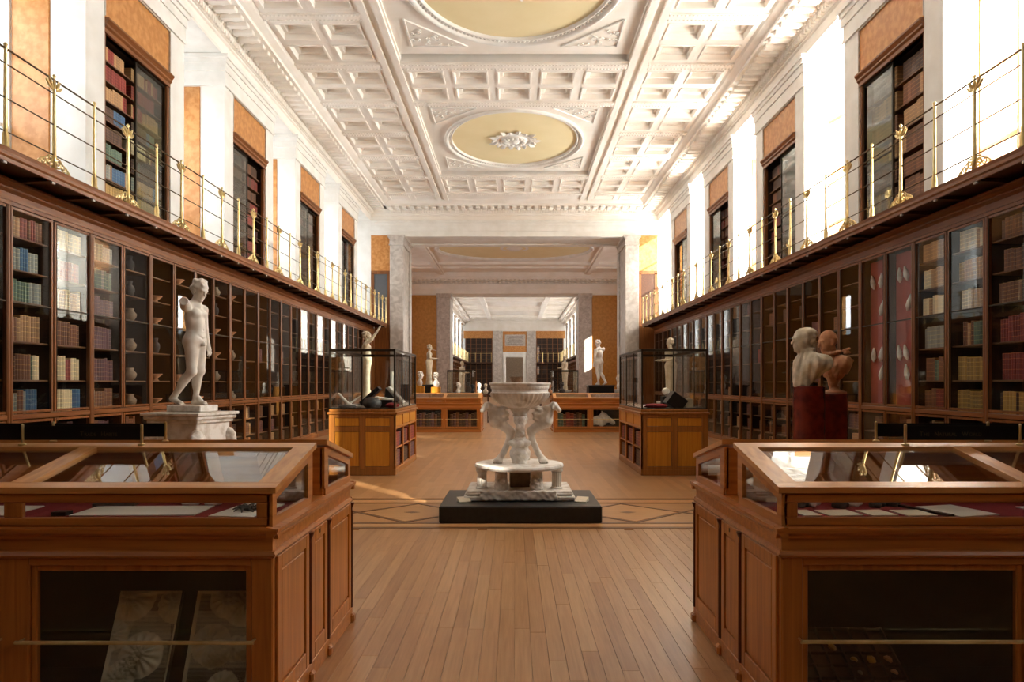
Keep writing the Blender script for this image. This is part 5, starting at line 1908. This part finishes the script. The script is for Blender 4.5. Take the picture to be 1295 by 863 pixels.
# central pot with collar of leaves and the broken trunk
put('pot', sculpt('pot', [('e', (0, 0, 0.12), (0.13, 0.13, 0.115), 0), ('c', (0, 0, 0.0), (0, 0, 0.05), 0.10, 0.095, 0.03), ('c', (0, 0, 0.20), (0, 0, 0.24), 0.10, 0.11, 0.02), ('e', (-0.10, -0.06, 0.255), (0.05, 0.045, 0.035), 0.02), ('e', (0.09, -0.07, 0.255), (0.05, 0.045, 0.035), 0.02), ('e', (0.0, -0.115, 0.25), (0.045, 0.03, 0.035), 0.02), ('e', (0.1, 0.08, 0.25), (0.05, 0.045, 0.035), 0.02), ('e', (-0.1, 0.08, 0.25), (0.05, 0.045, 0.035), 0.02),
    ('-e', (-0.03, -0.15, 0.10), (0.03, 0.03, 0.022), 0.008), ('-e', (0.03, -0.15, 0.10), (0.03, 0.03, 0.022), 0.008)], 0.009, M['statue_old'], rough_post(0.003, 75), 0.03), vz, (0.0, -0.05, 0.415))
put('trunk', sculpt('trunk', [('c', (0, 0, 0), (0, 0, 0.25), 0.075, 0.055, 0), ('e', (0.02, -0.01, 0.30), (0.05, 0.05, 0.05), 0.03), ('e', (-0.02, -0.04, 0.20), (0.035, 0.03, 0.04), 0.01), ('e', (0.03, -0.05, 0.12), (0.03, 0.03, 0.035), 0.01)], 0.009, M['statue_old'], rough_post(0.004, 70), 0.03), vz, (0.0, -0.05, 0.66))
# bowl
part('bowl', MB().lathe([(0.0, 1.10), (0.14, 1.105), (0.22, 1.13), (0.30, 1.175), (0.355, 1.225), (0.375, 1.265), (0.372, 1.29), (0.355, 1.305), (0.352, 1.33), (0.360, 1.375), (0.378, 1.39), (0.388, 1.40), (0.388, 1.413), (0.375, 1.418), (0.35, 1.41), (0.33, 1.34), (0.2, 1.25), (0.0, 1.22)], 144, flute=(1.12, 1.27, 36, 0.06)), M['statue_old'], vz, smooth='auto')
part('bowl_gadroons', MB().lathe([(0.357, 1.335), (0.366, 1.345), (0.369, 1.365), (0.368, 1.375)], 160, flute=(1.33, 1.38, 54, 0.02)), M['statue_old'], vz, smooth=True)
part('bowl_stem', MB().lathe([(0.10, 1.0), (0.085, 1.02), (0.12, 1.08), (0.15, 1.115)], 24), M['statue_old'], vz, smooth=True)

# ================================================================== STATUES AND BUSTS
# --- youth on a carved pedestal, left


def youth_prims():
    P = []
    # torso
    P += [('e', (0.0, 0.0, 0.80), (0.10, 0.118, 0.095), 0),
          ('c', (0.0, 0.0, 0.80), (-0.005, 0, 0.95), 0.105, 0.098, 0.06),
          ('e', (-0.01, 0.0, 1.06), (0.098, 0.142, 0.135), 0.06),
          ('e', (0.055, -0.062, 1.10), (0.045, 0.062, 0.052), 0.035), ('e', (0.055, 0.062, 1.10), (0.045, 0.062, 0.052), 0.035),
          ('e', (0.06, 0.0, 0.93), (0.045, 0.07, 0.11), 0.04),
          ('e', (-0.06, -0.055, 0.765), (0.064, 0.066, 0.085), 0.03), ('e', (-0.06, 0.055, 0.765), (0.064, 0.066, 0.085), 0.03),
          ('e', (-0.02, -0.145, 1.175), (0.06, 0.055, 0.06), 0.035), ('e', (-0.01, 0.15, 1.165), (0.06, 0.055, 0.06), 0.035),
          ('c', (-0.02, -0.08, 1.20), (0.0, 0.0, 1.22), 0.05, 0.055, 0.03), ('c', (-0.02, 0.08, 1.20), (0.0, 0.0, 1.22), 0.05, 0.055, 0.03),
          ('c', (0.0, 0.0, 1.20), (0.03, -0.005, 1.30), 0.056, 0.050, 0.03)]
    # raised broken right arm (towards the camera)
    P += [('c', (-0.02, -0.150, 1.18), (0.02, -0.225, 1.225), 0.058, 0.052, 0.02), ('-e', (0.045, -0.29, 1.26), (0.09, 0.05, 0.09), 0.004, (0.4, 0, 0.5))]
    # left arm hanging at the far side
    P += [('c', (-0.01, 0.165, 1.155), (-0.02, 0.205, 0.93), 0.046, 0.038, 0.03), ('c', (-0.02, 0.205, 0.93), (0.02, 0.205, 0.74), 0.037, 0.026, 0.012)]
    P += hand_prims((0.02, 0.205, 0.74), (0.2, 0.05, -0.95), 0.85, (1, 0, 0))
    # standing leg
    P += [('c', (0.0, 0.068, 0.755), (0.015, 0.065, 0.43), 0.083, 0.055, 0.04), ('e', (0.025, 0.065, 0.41), (0.05, 0.048, 0.055), 0.02),
          ('c', (0.0, 0.065, 0.41), (-0.045, 0.065, 0.10), 0.052, 0.033, 0.02), ('e', (-0.05, 0.066, 0.285), (0.04, 0.045, 0.10), 0.03)]
    P += [('c', (-0.065, 0.065, 0.035), (0.09, 0.055, 0.022), 0.036, 0.026, 0.02), ('c', (-0.045, 0.065, 0.10), (-0.05, 0.065, 0.04), 0.034, 0.036, 0.015), ('c', (0.03, 0.06, 0.045), (0.0, 0.062, 0.085), 0.03, 0.03, 0.02)]
    for k in range(5):
        P.append(('c', (0.085, 0.085 - 0.014 * k, 0.018), (0.118 - 0.006 * abs(k - 3), 0.085 - 0.015 * k, 0.013), 0.012, 0.010, 0.004))
    # trailing leg
    P += [('c', (-0.005, -0.068, 0.755), (0.0, -0.068, 0.42), 0.085, 0.056, 0.04), ('e', (0.012, -0.068, 0.40), (0.05, 0.048, 0.055), 0.02),
          ('c', (-0.012, -0.068, 0.40), (-0.225, -0.072, 0.125), 0.054, 0.034, 0.02), ('e', (-0.115, -0.07, 0.30), (0.045, 0.046, 0.09), 0.03, (0, 0.63, 0)),
          ('c', (-0.225, -0.072, 0.125), (-0.26, -0.072, 0.085), 0.034, 0.036, 0.015), ('c', (-0.255, -0.072, 0.075), (-0.135, -0.075, 0.022), 0.034, 0.027, 0.02)]
    for k in range(5):
        P.append(('c', (-0.14, -0.05 - 0.013 * k, 0.017), (-0.105 - 0.005 * abs(k - 1), -0.05 - 0.014 * k, 0.012), 0.012, 0.010, 0.004))
    # genitals in low relief, navel line
    P += [('e', (0.105, 0.0, 0.735), (0.026, 0.026, 0.030), 0.012), ('c', (0.118, 0.0, 0.748), (0.128, 0.0, 0.722), 0.013, 0.010, 0.008)]
    P += [('-c', (0.09, -0.12, 0.86), (0.112, -0.01, 0.795), 0.006, 0.006, 0.018), ('-c', (0.09, 0.12, 0.86), (0.112, 0.01, 0.795), 0.006, 0.006, 0.018), ('-e', (0.108, 0.0, 0.905), (0.008, 0.008, 0.01), 0.01)]
    P += head_prims((0.072, -0.01, 1.385), 1.0, -0.25, 0.42, 0.016)
    return P


youth = sculpt('body', youth_prims(), 0.0088, M['statue'])
t = thing('youth_statue', 'white marble nude youth with broken raised arm on carved pedestal, left', 'statue', (-3.84, 8.38, 1.335), -0.22)
put('body', youth, t)
part('plinth_block', MB().cbox(-0.27, 0.19, -0.17, 0.17, -0.075, 0.003, 0.01), M['statue_old'], t)
pd = thing('carved_pedestal', 'pale carved pedestal with corner scrolls under the marble youth', 'pedestal', (-3.90, 8.40, 0), -0.22)
part('die', MB().cbox(-0.31, 0.31, -0.31, 0.31, 0.10, 1.17, 0.01), M['statue_old'], pd)
part('cap', MB().cbox(-0.34, 0.34, -0.34, 0.34, 1.13, 1.17, 0.008).cbox(-0.37, 0.37, -0.37, 0.37, 1.17, 1.22, 0.015).cbox(-0.39, 0.39, -0.39, 0.39, 1.22, 1.255, 0.006), M['statue_old'], pd)
part('foot', MB().cbox(-0.38, 0.38, -0.38, 0.38, 0.0, 0.10, 0.02), M['statue_old'], pd)
ram = sculpt('corner_scroll', [('e', (0, 0, 0), (0.075, 0.075, 0.10), 0), ('e', (0.02, -0.05, -0.05), (0.04, 0.045, 0.05), 0.03), ('e', (-0.05, -0.03, 0.0), (0.035, 0.05, 0.06), 0.015), ('e', (0.05, 0.03, 0.0), (0.05, 0.035, 0.06), 0.015)], 0.011, M['statue_old'], rough_post(0.006, 75), 0.03)
for (x, y, r) in ((-0.30, -0.30, -0.8), (0.30, -0.30, 0.8), (0.30, 0.30, 2.3), (-0.30, 0.30, -2.3)):
    put('corner_scroll', ram, pd, (x, y, 0.96), (0, 0, r))

# --- draped goddess with raised arm behind the left glass case


def draped_prims(arm='up', slim=1.0):
    P = [('e', (0.0, 0, 0.92), (0.115, 0.15, 0.13), 0), ('c', (0, 0, 0.92), (0.0, 0, 1.08), 0.11, 0.095, 0.06), ('e', (0.0, 0, 1.22), (0.105, 0.15, 0.14), 0.06),
         ('e', (0.07, -0.06, 1.24), (0.05, 0.05, 0.05), 0.03), ('e', (0.07, 0.06, 1.24), (0.05, 0.05, 0.05), 0.03),
         ('c', (0, -0.06, 0.92), (0.02, -0.05, 0.12), 0.125 * slim, 0.085 * slim, 0.06, (0.008, 22, 46, 3)), ('c', (0, 0.06, 0.92), (-0.02, 0.05, 0.12), 0.125 * slim, 0.085 * slim, 0.06, (0.008, 22, 46, 3)),
         ('c', (0, 0, 0.14), (0.0, 0, 0.03), 0.13 * slim, 0.15 * slim, 0.05, (0.010, 40, 46, 5)),
         ('e', (0.11, -0.05, 0.025), (0.07, 0.035, 0.025), 0.02), ('e', (0.10, 0.06, 0.025), (0.07, 0.035, 0.025), 0.02),
         ('c', (0, 0, 1.30), (0.015, 0, 1.43), 0.055, 0.048, 0.04), ('e', (0, -0.15, 1.30), (0.055, 0.05, 0.055), 0.03), ('e', (0, 0.15, 1.30), (0.055, 0.05, 0.055), 0.03)]
    P += head_prims((0.03, 0, 1.53), 0.90, 0.0, -0.25 if arm == 'up' else 0.1, 0.02)
    if arm == 'up':
        P += [('c', (0, -0.16, 1.31), (0.14, -0.20, 1.42), 0.048, 0.038, 0.03), ('c', (0.14, -0.20, 1.42), (0.30, -0.18, 1.66), 0.036, 0.025, 0.012)]
        P += hand_prims((0.30, -0.18, 1.66), (0.45, 0.05, 0.85), 0.85)
        P += [('c', (0, 0.16, 1.31), (-0.03, 0.20, 1.08), 0.048, 0.038, 0.03)]
    else:
        for s in (-1, 1):
            P += [('c', (0, s * 0.16, 1.30), (0.02, s * 0.19, 1.08), 0.048, 0.040, 0.03), ('c', (0.02, s * 0.19, 1.08), (0.25, s * 0.13, 1.06), 0.038, 0.026, 0.012)]
            P += hand_prims((0.25, s * 0.13, 1.06), (0.95, -s * 0.1, 0.02), 0.85)
    return P


goddess = sculpt('body', draped_prims('up', 0.9), 0.0125, M['statue_cream'], lambda X, Y, Z, D: np.maximum(D, -Z))
maiden = sculpt('body', draped_prims('fwd'), 0.0125, M['statue_cream'], lambda X, Y, Z, D: np.maximum(D, -Z))


def pedestal(x, y, w, h, label, mat='marble_pier', rnd=False):
    t = thing('pedestal', label, 'pedestal', (x, y, 0))
    part('shaft', MB().cbox(-w / 2, w / 2, -w / 2, w / 2, 0.08, h - 0.06, 0.01), M[mat], t)
    part('cap', MB().cbox(-w / 2 - 0.03, w / 2 + 0.03, -w / 2 - 0.03, w / 2 + 0.03, h - 0.06, h, 0.012), M[mat], t)
    part('foot', MB().cbox(-w / 2 - 0.03, w / 2 + 0.03, -w / 2 - 0.03, w / 2 + 0.03, 0, 0.08, 0.012), M[mat], t)
    return t


pedestal(-3.62, 17.0, 0.5, 1.24, 'grey pedestal under the statue with raised arm, behind left glass case')
t = thing('draped_statue', 'cream statue of a woman raising one arm behind left glass case', 'statue', (-3.62, 17.0, 1.24), 0.15)
put('body', goddess, t)
pedestal(3.80, 17.0, 0.5, 1.16, 'grey pedestal under the robed statue behind right glass case')
t = thing('draped_statue', 'cream robed statue reaching both hands forward behind right glass case', 'statue', (3.82, 17.0, 1.16), PI + 0.3)
put('body', maiden, t, scale=(0.94, 0.94, 0.94))

# --- the two busts on red columns, right


def column(x, y, r, h, label):
    o = part('red_column', MB().lathe([(r, 0), (r, h - 0.01), (r - 0.01, h), (0, h)], 40), M['porphyry'], None, (x, y, 0), smooth='auto')
    return tag(o, label, 'column')


column(4.02, 9.5, 0.205, 1.56, 'dark red round column under the pale bust')
column(4.50, 9.85, 0.205, 1.455, 'dark red round column under the terracotta bust')
PB = [('e', (-0.03, 0, 0.27), (0.16, 0.23, 0.22), 0), ('e', (-0.10, -0.19, 0.31), (0.17, 0.10, 0.11), 0.07), ('e', (-0.10, 0.19, 0.31), (0.17, 0.10, 0.11), 0.07), ('e', (-0.17, 0, 0.33), (0.12, 0.20, 0.10), 0.08),
      ('c', (0.04, 0.0, 0.20), (0.05, 0.0, 0.0), 0.13, 0.125, 0.05), ('c', (-0.02, 0, 0.40), (0.03, 0, 0.53), 0.088, 0.080, 0.05)]
for s_ in (-1, 1):       # collar and edges of the gown
    PB += [('c', (0.075, s_ * 0.045, 0.475), (0.155, s_ * 0.03, 0.05), 0.020, 0.022, 0.010), ('c', (-0.06, s_ * 0.085, 0.50), (0.07, s_ * 0.055, 0.475), 0.028, 0.024, 0.012)]
PB += head_prims((0.06, 0, 0.635), 1.30, 0, 0.02, 0.0)
# soft cap with a rolled edge, and hair over the nape
PB += [('e', (-0.035, 0, 0.722), (0.125, 0.112, 0.082), 0.008, (0, -0.2, 0)), ('c', (0.068, -0.05, 0.715), (0.068, 0.05, 0.715), 0.024, 0.024, 0.008),
       ('c', (0.068, 0.05, 0.715), (-0.07, 0.098, 0.675), 0.024, 0.022, 0.008), ('c', (0.068, -0.05, 0.715), (-0.07, -0.098, 0.675), 0.024, 0.022, 0.008),
       ('e', (-0.075, 0, 0.63), (0.062, 0.094, 0.085), 0.010, None, (0.006, 70, 60, 80)), ('c', (-0.08, 0.0, 0.56), (-0.10, 0, 0.49), 0.055, 0.04, 0.02)]


def bust_cut(X, Y, Z, D):
    """flat base and the slanting cut behind the shoulders"""
    D = np.maximum(D, -Z + 0.0)
    phi = np.arctan2(Y, X + 0.06)
    w = np.clip((0.50 - Z) / 0.10, 0, 1)
    D = D - w * 0.011 * (np.sin(9.0 * phi + 5.0 * Z + 1.2 * np.sin(14 * Z)) + 0.5 * np.sin(17.0 * phi - 9.0 * Z))
    pl = -0.62 * (X - 0.02) - 0.78 * Z
    return np.maximum(D, pl)


t = thing('pale_bust', 'large pale stone bust of a man in soft cap on red column', 'bust', (3.98, 9.5, 1.56), PI + 0.12)
put('head_and_shoulders', sculpt('head_and_shoulders', PB, 0.0105, M['bust_pale'], bust_cut), t)
TB = [('e', (-0.01, 0, 0.38), (0.135, 0.19, 0.18), 0), ('e', (-0.05, -0.17, 0.42), (0.11, 0.09, 0.115), 0.05), ('e', (-0.05, 0.17, 0.42), (0.11, 0.09, 0.115), 0.05),
      ('c', (0.01, 0, 0.34), (0.02, 0, 0.16), 0.125, 0.07, 0.06), ('c', (0.02, 0, 0.16), (0.02, 0, 0.05), 0.048, 0.048, 0.03), ('c', (0.0, 0, 0.45), (0.055, 0, 0.62), 0.08, 0.072, 0.04)]
for k in range(14):      # the ruff
    a = 2 * PI * k / 14
    TB.append(('e', (0.035 + 0.10 * math.cos(a), 0.105 * math.sin(a), 0.575 - 0.02 * math.cos(a)), (0.036, 0.030, 0.026), 0.006, (0, 0, a)))
for s_ in (-1, 1):
    TB += [('c', (-0.02, s_ * 0.15, 0.52), (0.12, s_ * 0.02, 0.27), 0.026, 0.024, 0.012), ('c', (-0.06, s_ * 0.22, 0.49), (0.06, s_ * 0.13, 0.25), 0.024, 0.020, 0.012), ('c', (-0.15, s_ * 0.19, 0.46), (-0.06, s_ * 0.20, 0.29), 0.022, 0.018, 0.012)]
TB += [('c', (-0.09, 0.10, 0.60), (-0.14, 0.14, 0.63), 0.030, 0.018, 0.012), ('c', (-0.09, 0.12, 0.565), (-0.15, 0.13, 0.575), 0.026, 0.018, 0.012)]
TB += head_prims((0.10, 0, 0.735), 1.30, 0, 0.16, 0.0)
TB += [('e', (0.035, 0, 0.78), (0.06, 0.098, 0.05), 0.012, None, (0.004, 75, 70, 80)), ('c', (0.165, 0, 0.625), (0.15, 0, 0.565), 0.032, 0.016, 0.015)]
t = thing('terracotta_bust', 'reddish terracotta bust of a man with ruff on red column', 'bust', (4.53, 9.85, 1.455), PI + 0.1)
def cloth_folds(X, Y, Z, D):
    phi = np.arctan2(Y, X)
    w = np.clip((0.54 - Z) / 0.06, 0, 1) * np.clip((Z - 0.16) / 0.08, 0, 1)
    return D - w * 0.010 * (np.sin(8.0 * phi + 16.0 * Z) + 0.5 * np.sin(15.0 * phi - 22.0 * Z))


put('head_and_shoulders', sculpt('head_and_shoulders', TB, 0.0105, M['terracotta'], cloth_folds), t)
part('socle', MB().lathe([(0.16, 0), (0.16, 0.025), (0.12, 0.04), (0.07, 0.06), (0.06, 0.09), (0.08, 0.11)], 28), M['terracotta'], t, smooth='auto')

# --- sculpture around the far table cases
BH = [('e', (0, 0, 0.12), (0.10, 0.15, 0.13), 0), ('c', (0, 0, 0.10), (0, 0, 0.0), 0.09, 0.07, 0.04), ('c', (0, 0, 0.2), (0.02, 0, 0.33), 0.06, 0.055, 0.04)] + head_prims((0.04, 0, 0.42), 1.0, 0, 0.05, 0.02)
small_bust = sculpt('head_and_shoulders', BH, 0.011, M['statue'], lambda X, Y, Z, D: np.maximum(D, -Z))


def bust_on_block(x, y, z, rz, label, mat, hblock, blabel):
    b = thing('bust_block', blabel, 'plinth', (x, y, 0))
    part('shaft', MB().cbox(-0.17, 0.17, -0.17, 0.17, 0, z, 0.01), M[mat], b)
    t = thing('portrait_bust', label, 'bust', (x, y, z), rz)
    put('head_and_shoulders', small_bust, t)
    return t


bust_on_block(-3.52, 25.9, 1.50, 0.3, 'white bust left of the distant flute player', 'oak_yellow', 1.5, 'yellow wooden plinth under the bust left of the flute player')
bust_on_block(-2.92, 25.9, 1.46, PI - 0.6, 'white bust right of the distant flute player', 'oak_yellow', 1.46, 'yellow wooden plinth under the bust right of the flute player')
bust_on_block(3.92, 25.9, 1.38, PI + 0.3, 'white bust right of the distant nude statue', 'marble_pier', 1.38, 'pale plinth under the bust right of the distant nude statue')
o = pedestal(-3.24, 26.45, 0.42, 1.55, 'black pedestal under the distant flute player', 'black')
t = thing('flute_player', 'distant robed marble figure playing a flute, left of the opening', 'statue', (-3.24, 26.45, 1.55), 0.2)
put('body', maiden, t, scale=(0.93, 0.93, 0.93))
part('flute', MB().tube([(0.05, 0.02, 1.36), (0.34, -0.02, 1.27)], 0.012, 6), M['statue_cream'], t)
o = pedestal(3.28, 26.62, 0.95, 1.53, 'broad black pedestal under the distant nude statue', 'black')
t = thing('nude_statue', 'distant marble nude standing right of the opening', 'statue', (3.24, 26.62, 1.535), 2.2)
put('body', youth, t, scale=(1.14, 1.14, 1.14))
pedestal(2.65, 36.5, 0.6, 1.25, 'grey pedestal under the shadowed statue beyond right far glass case')
t = thing('draped_statue', 'shadowed robed statue beyond the distant right glass case', 'statue', (2.65, 36.5, 1.25), 2.4)
put('body', maiden, t, scale=(1.08, 1.08, 1.08))
pedestal(-2.75, 36.5, 0.6, 1.1, 'grey pedestal under the shadowed statue beyond left far glass case')
t = thing('draped_statue', 'shadowed robed statue beyond the distant left glass case', 'statue', (-2.75, 36.5, 1.1), 0.6)
put('body', maiden, t, scale=(1.0, 1.0, 1.0))

# low dark table with figurines seen just left of the vase rim
for sx, lb in ((-1, 'left'), (1, 'right')):
    t = thing('side_table', 'dark table with figurines beyond the far %s table case' % lb, 'table', (sx * 1.75, 28.5, 0))
    part('table_top', MB().cbox(-0.75, 0.75, -0.3, 0.3, 1.12, 1.17, 0.01), M['wood_dark'], t)
    for x in (-0.68, 0.68):
        for y in (-0.24, 0.24):
            part('leg', MB().cbox(x - 0.03, x + 0.03, y - 0.03, y + 0.03, 0, 1.12, 0.006), M['wood_dark'], t)
for k, (x, m, s, lb) in enumerate(((-2.3, 'statue', 0.85, 'white bust farthest left'), (-1.72, 'black', 0.7, 'black bust second from left'), (-1.45, 'statue', 0.8, 'white bust third from left'), (-1.18, 'bust_pale', 0.75, 'pale bust nearest the vase'), (1.45, 'terracotta', 0.7, 'reddish bust nearest the vase'), (1.95, 'slate', 0.9, 'grey bust farthest from the vase'))):
    me = small_bust.copy()
    me.materials.clear()
    me.materials.append(M[m])
    t = thing('figurine', '%s on the dark %s table beyond the far case' % (lb, 'left' if x < 0 else 'right'), 'bust', (x, 28.5, 1.17), 0.4 * k)
    put('head_and_shoulders', me, t, scale=(s, s, s))

# horse head in the lower cupboard of the far right table case
HP = [('c', (0.02, 0, 0.10), (0.10, 0, 0.30), 0.17, 0.14, 0), ('e', (-0.10, 0, 0.16), (0.20, 0.11, 0.17), 0.08), ('c', (0.10, 0, 0.32), (0.40, 0, 0.13), 0.115, 0.072, 0.05), ('e', (0.42, 0, 0.105), (0.075, 0.062, 0.06), 0.03), ('e', (0.20, 0, 0.20), (0.12, 0.085, 0.10), 0.05),
      ('c', (0.07, -0.06, 0.42), (0.05, -0.07, 0.49), 0.03, 0.012, 0.02), ('c', (0.07, 0.06, 0.42), (0.05, 0.07, 0.49), 0.03, 0.012, 0.02), ('-e', (0.46, -0.05, 0.12), (0.02, 0.02, 0.015), 0.01), ('-c', (0.40, -0.08, 0.07), (0.50, -0.05, 0.075), 0.008, 0.008, 0.01), ('e', (0.19, -0.095, 0.30), (0.022, 0.015, 0.018), 0.01)]
t = thing('horse_head', 'pale stone horse head on black base in far right table case', 'sculpture', (2.83, 22.93, 0.115))
part('base', MB().cbox(-0.24, 0.52, -0.13, 0.13, 0, 0.11, 0.01), M['black'], t)
put('head', sculpt('head', HP, 0.014, M['statue_old'], rough_post(0.003, 50)), t, (0.0, 0, 0.08))
# folios in the far table cases
for sx, xs in ((-1, (-1.22, -2.34)), (1, (1.42,))):
    for bi, xa in enumerate(xs):
        x = xa
        cols = ['dark brown', 'dark brown', 'brown', 'purple'] if sx < 0 else ['green', 'green', 'brown', 'red', 'red', 'purple', 'dark brown', 'brown']
        k = 0
        while abs(x - xa) < 0.86:
            th_ = 0.10 if sx < 0 else (0.13 if 3 <= k <= 4 else 0.09)
            c = cols[k % len(cols)]
            o = put('folio', BOOK[c], None, (x if sx > 0 else x - th_, 22.80, 0.116), (0, 0, 0), None)
            o.rotation_euler = (0, 0, PI / 2)
            o.location = (x + (th_ if sx > 0 else 0), 22.80, 0.116)
            o.scale = (0.3, th_ - 0.004, 0.52 - 0.03 * (k % 3))
            tag(o, '%s folio, %s from the aisle, %s bay of far %s case' % (c, ordinal(k + 1), 'inner' if bi == 0 else 'outer', 'left' if sx < 0 else 'right'), 'book', 'folios in the far %s table case' % ('left' if sx < 0 else 'right'))
            x += sx * th_
            k += 1

# ---- far hall furnishing
for sx in (-1, 1):
    t = thing('gallery_balcony', 'far hall balcony with brass rail, %s side' % SIDE[sx], 'balcony', (sx * 5.3, 0, 3.9))
    part('deck', MB().box(0, sx * 0.7, YN0 + 0.2, YN1 - 0.8, 0, 0.17), M['wood_dark'], t)
    part('rail', MB().tube([(0, YN0 + 0.2, 1.2), (0, YN1 - 0.8, 1.2)], 0.015, 5), M['brass'], t)
    pp = MB()
    for k in range(40):
        pp.tube([(0, YN0 + 0.3 + 0.77 * k, 0.17), (0, YN0 + 0.3 + 0.77 * k, 1.26)], 0.022, 5)
    part('posts', pp, M['brass'], t, kind='stuff')
    t = thing('long_bookcase', 'dark oak bookcase lining the far hall, %s side' % SIDE[sx], 'bookcase', (sx * 5.84, YN0 + 0.2, 0))
    part('carcass', MB().box(sx * 0.1, sx * 0.15, 0, 31.8, 0, 3.88), M['wood_in'], t)
    part('cornice', MB().box(sx * -0.1, sx * 0.15, 0, 31.8, 3.68, 3.88), M['wood_case_h'], t)
    for k in range(20):
        part('stile', MB().box(0, sx * 0.1, 1.56 * k, 1.56 * k + 0.09, 0, 3.68), M['wood_case'], t)
    for z in (0.1, 1.2, 1.64, 2.1, 2.575, 3.0, 3.34):
        part('shelf', MB().box(0.02 * sx, sx * 0.1, 0, 31.8, z, z + 0.03), M['shelf'], t)
    t = thing('end_bookcase', 'two-storey end bookcase %s of the far doorway' % ('left' if sx < 0 else 'right'), 'bookcase', (sx * 2.6, YN1 - 0.06, 0))
    part('carcass', MB().box(0, sx * 3.2, -0.05, 0, 0, 6.9), M['wood_in'], t)
    for k in range(6):
        part('stile', MB().box(sx * (0.62 * k), sx * (0.62 * k + 0.07), -0.12, -0.05, 0, 6.9), M['wood_case'], t)
    for z in (0.1, 0.6, 1.2, 1.7, 2.2, 2.7, 3.2, 3.65, 4.4, 4.85, 5.3, 5.75, 6.2, 6.6):
        part('shelf', MB().box(0, sx * 3.2, -0.11, -0.05, z, z + 0.035), M['shelf'], t)
    t = thing('end_balcony', 'short end balcony with brass rail %s of the far doorway' % ('left' if sx < 0 else 'right'), 'balcony', (sx * 2.6, YN1 - 0.2, 3.9))
    part('deck', MB().box(0, sx * 2.7, -0.6, 0, 0, 0.17), M['wood_dark'], t)
    part('rail', MB().tube([(0, -0.58, 1.2), (sx * 2.7, -0.58, 1.2)], 0.018, 5), M['brass'], t)
    for k in range(5):
        part('post', MB().tube([(sx * (0.1 + 0.62 * k), -0.58, 0.17), (sx * (0.1 + 0.62 * k), -0.58, 1.26)], 0.03, 6), M['brass'], t)
o = pedestal(0.2, 70.0, 1.0, 1.25, 'stone pedestal under the far vase, on the hall axis', 'stone_brown')
tag(part('stone_vase', MB().lathe([(0.25, 0), (0.2, 0.1), (0.14, 0.2), (0.45, 0.45), (0.62, 0.75), (0.66, 0.95), (0.72, 1.0), (0.6, 1.0), (0.0, 0.8)], 24), M['stone_brown'], None, (0.2, 70.0, 1.25), smooth='auto'), 'brown stone vase far down the hall above the marble bowl', 'vase')
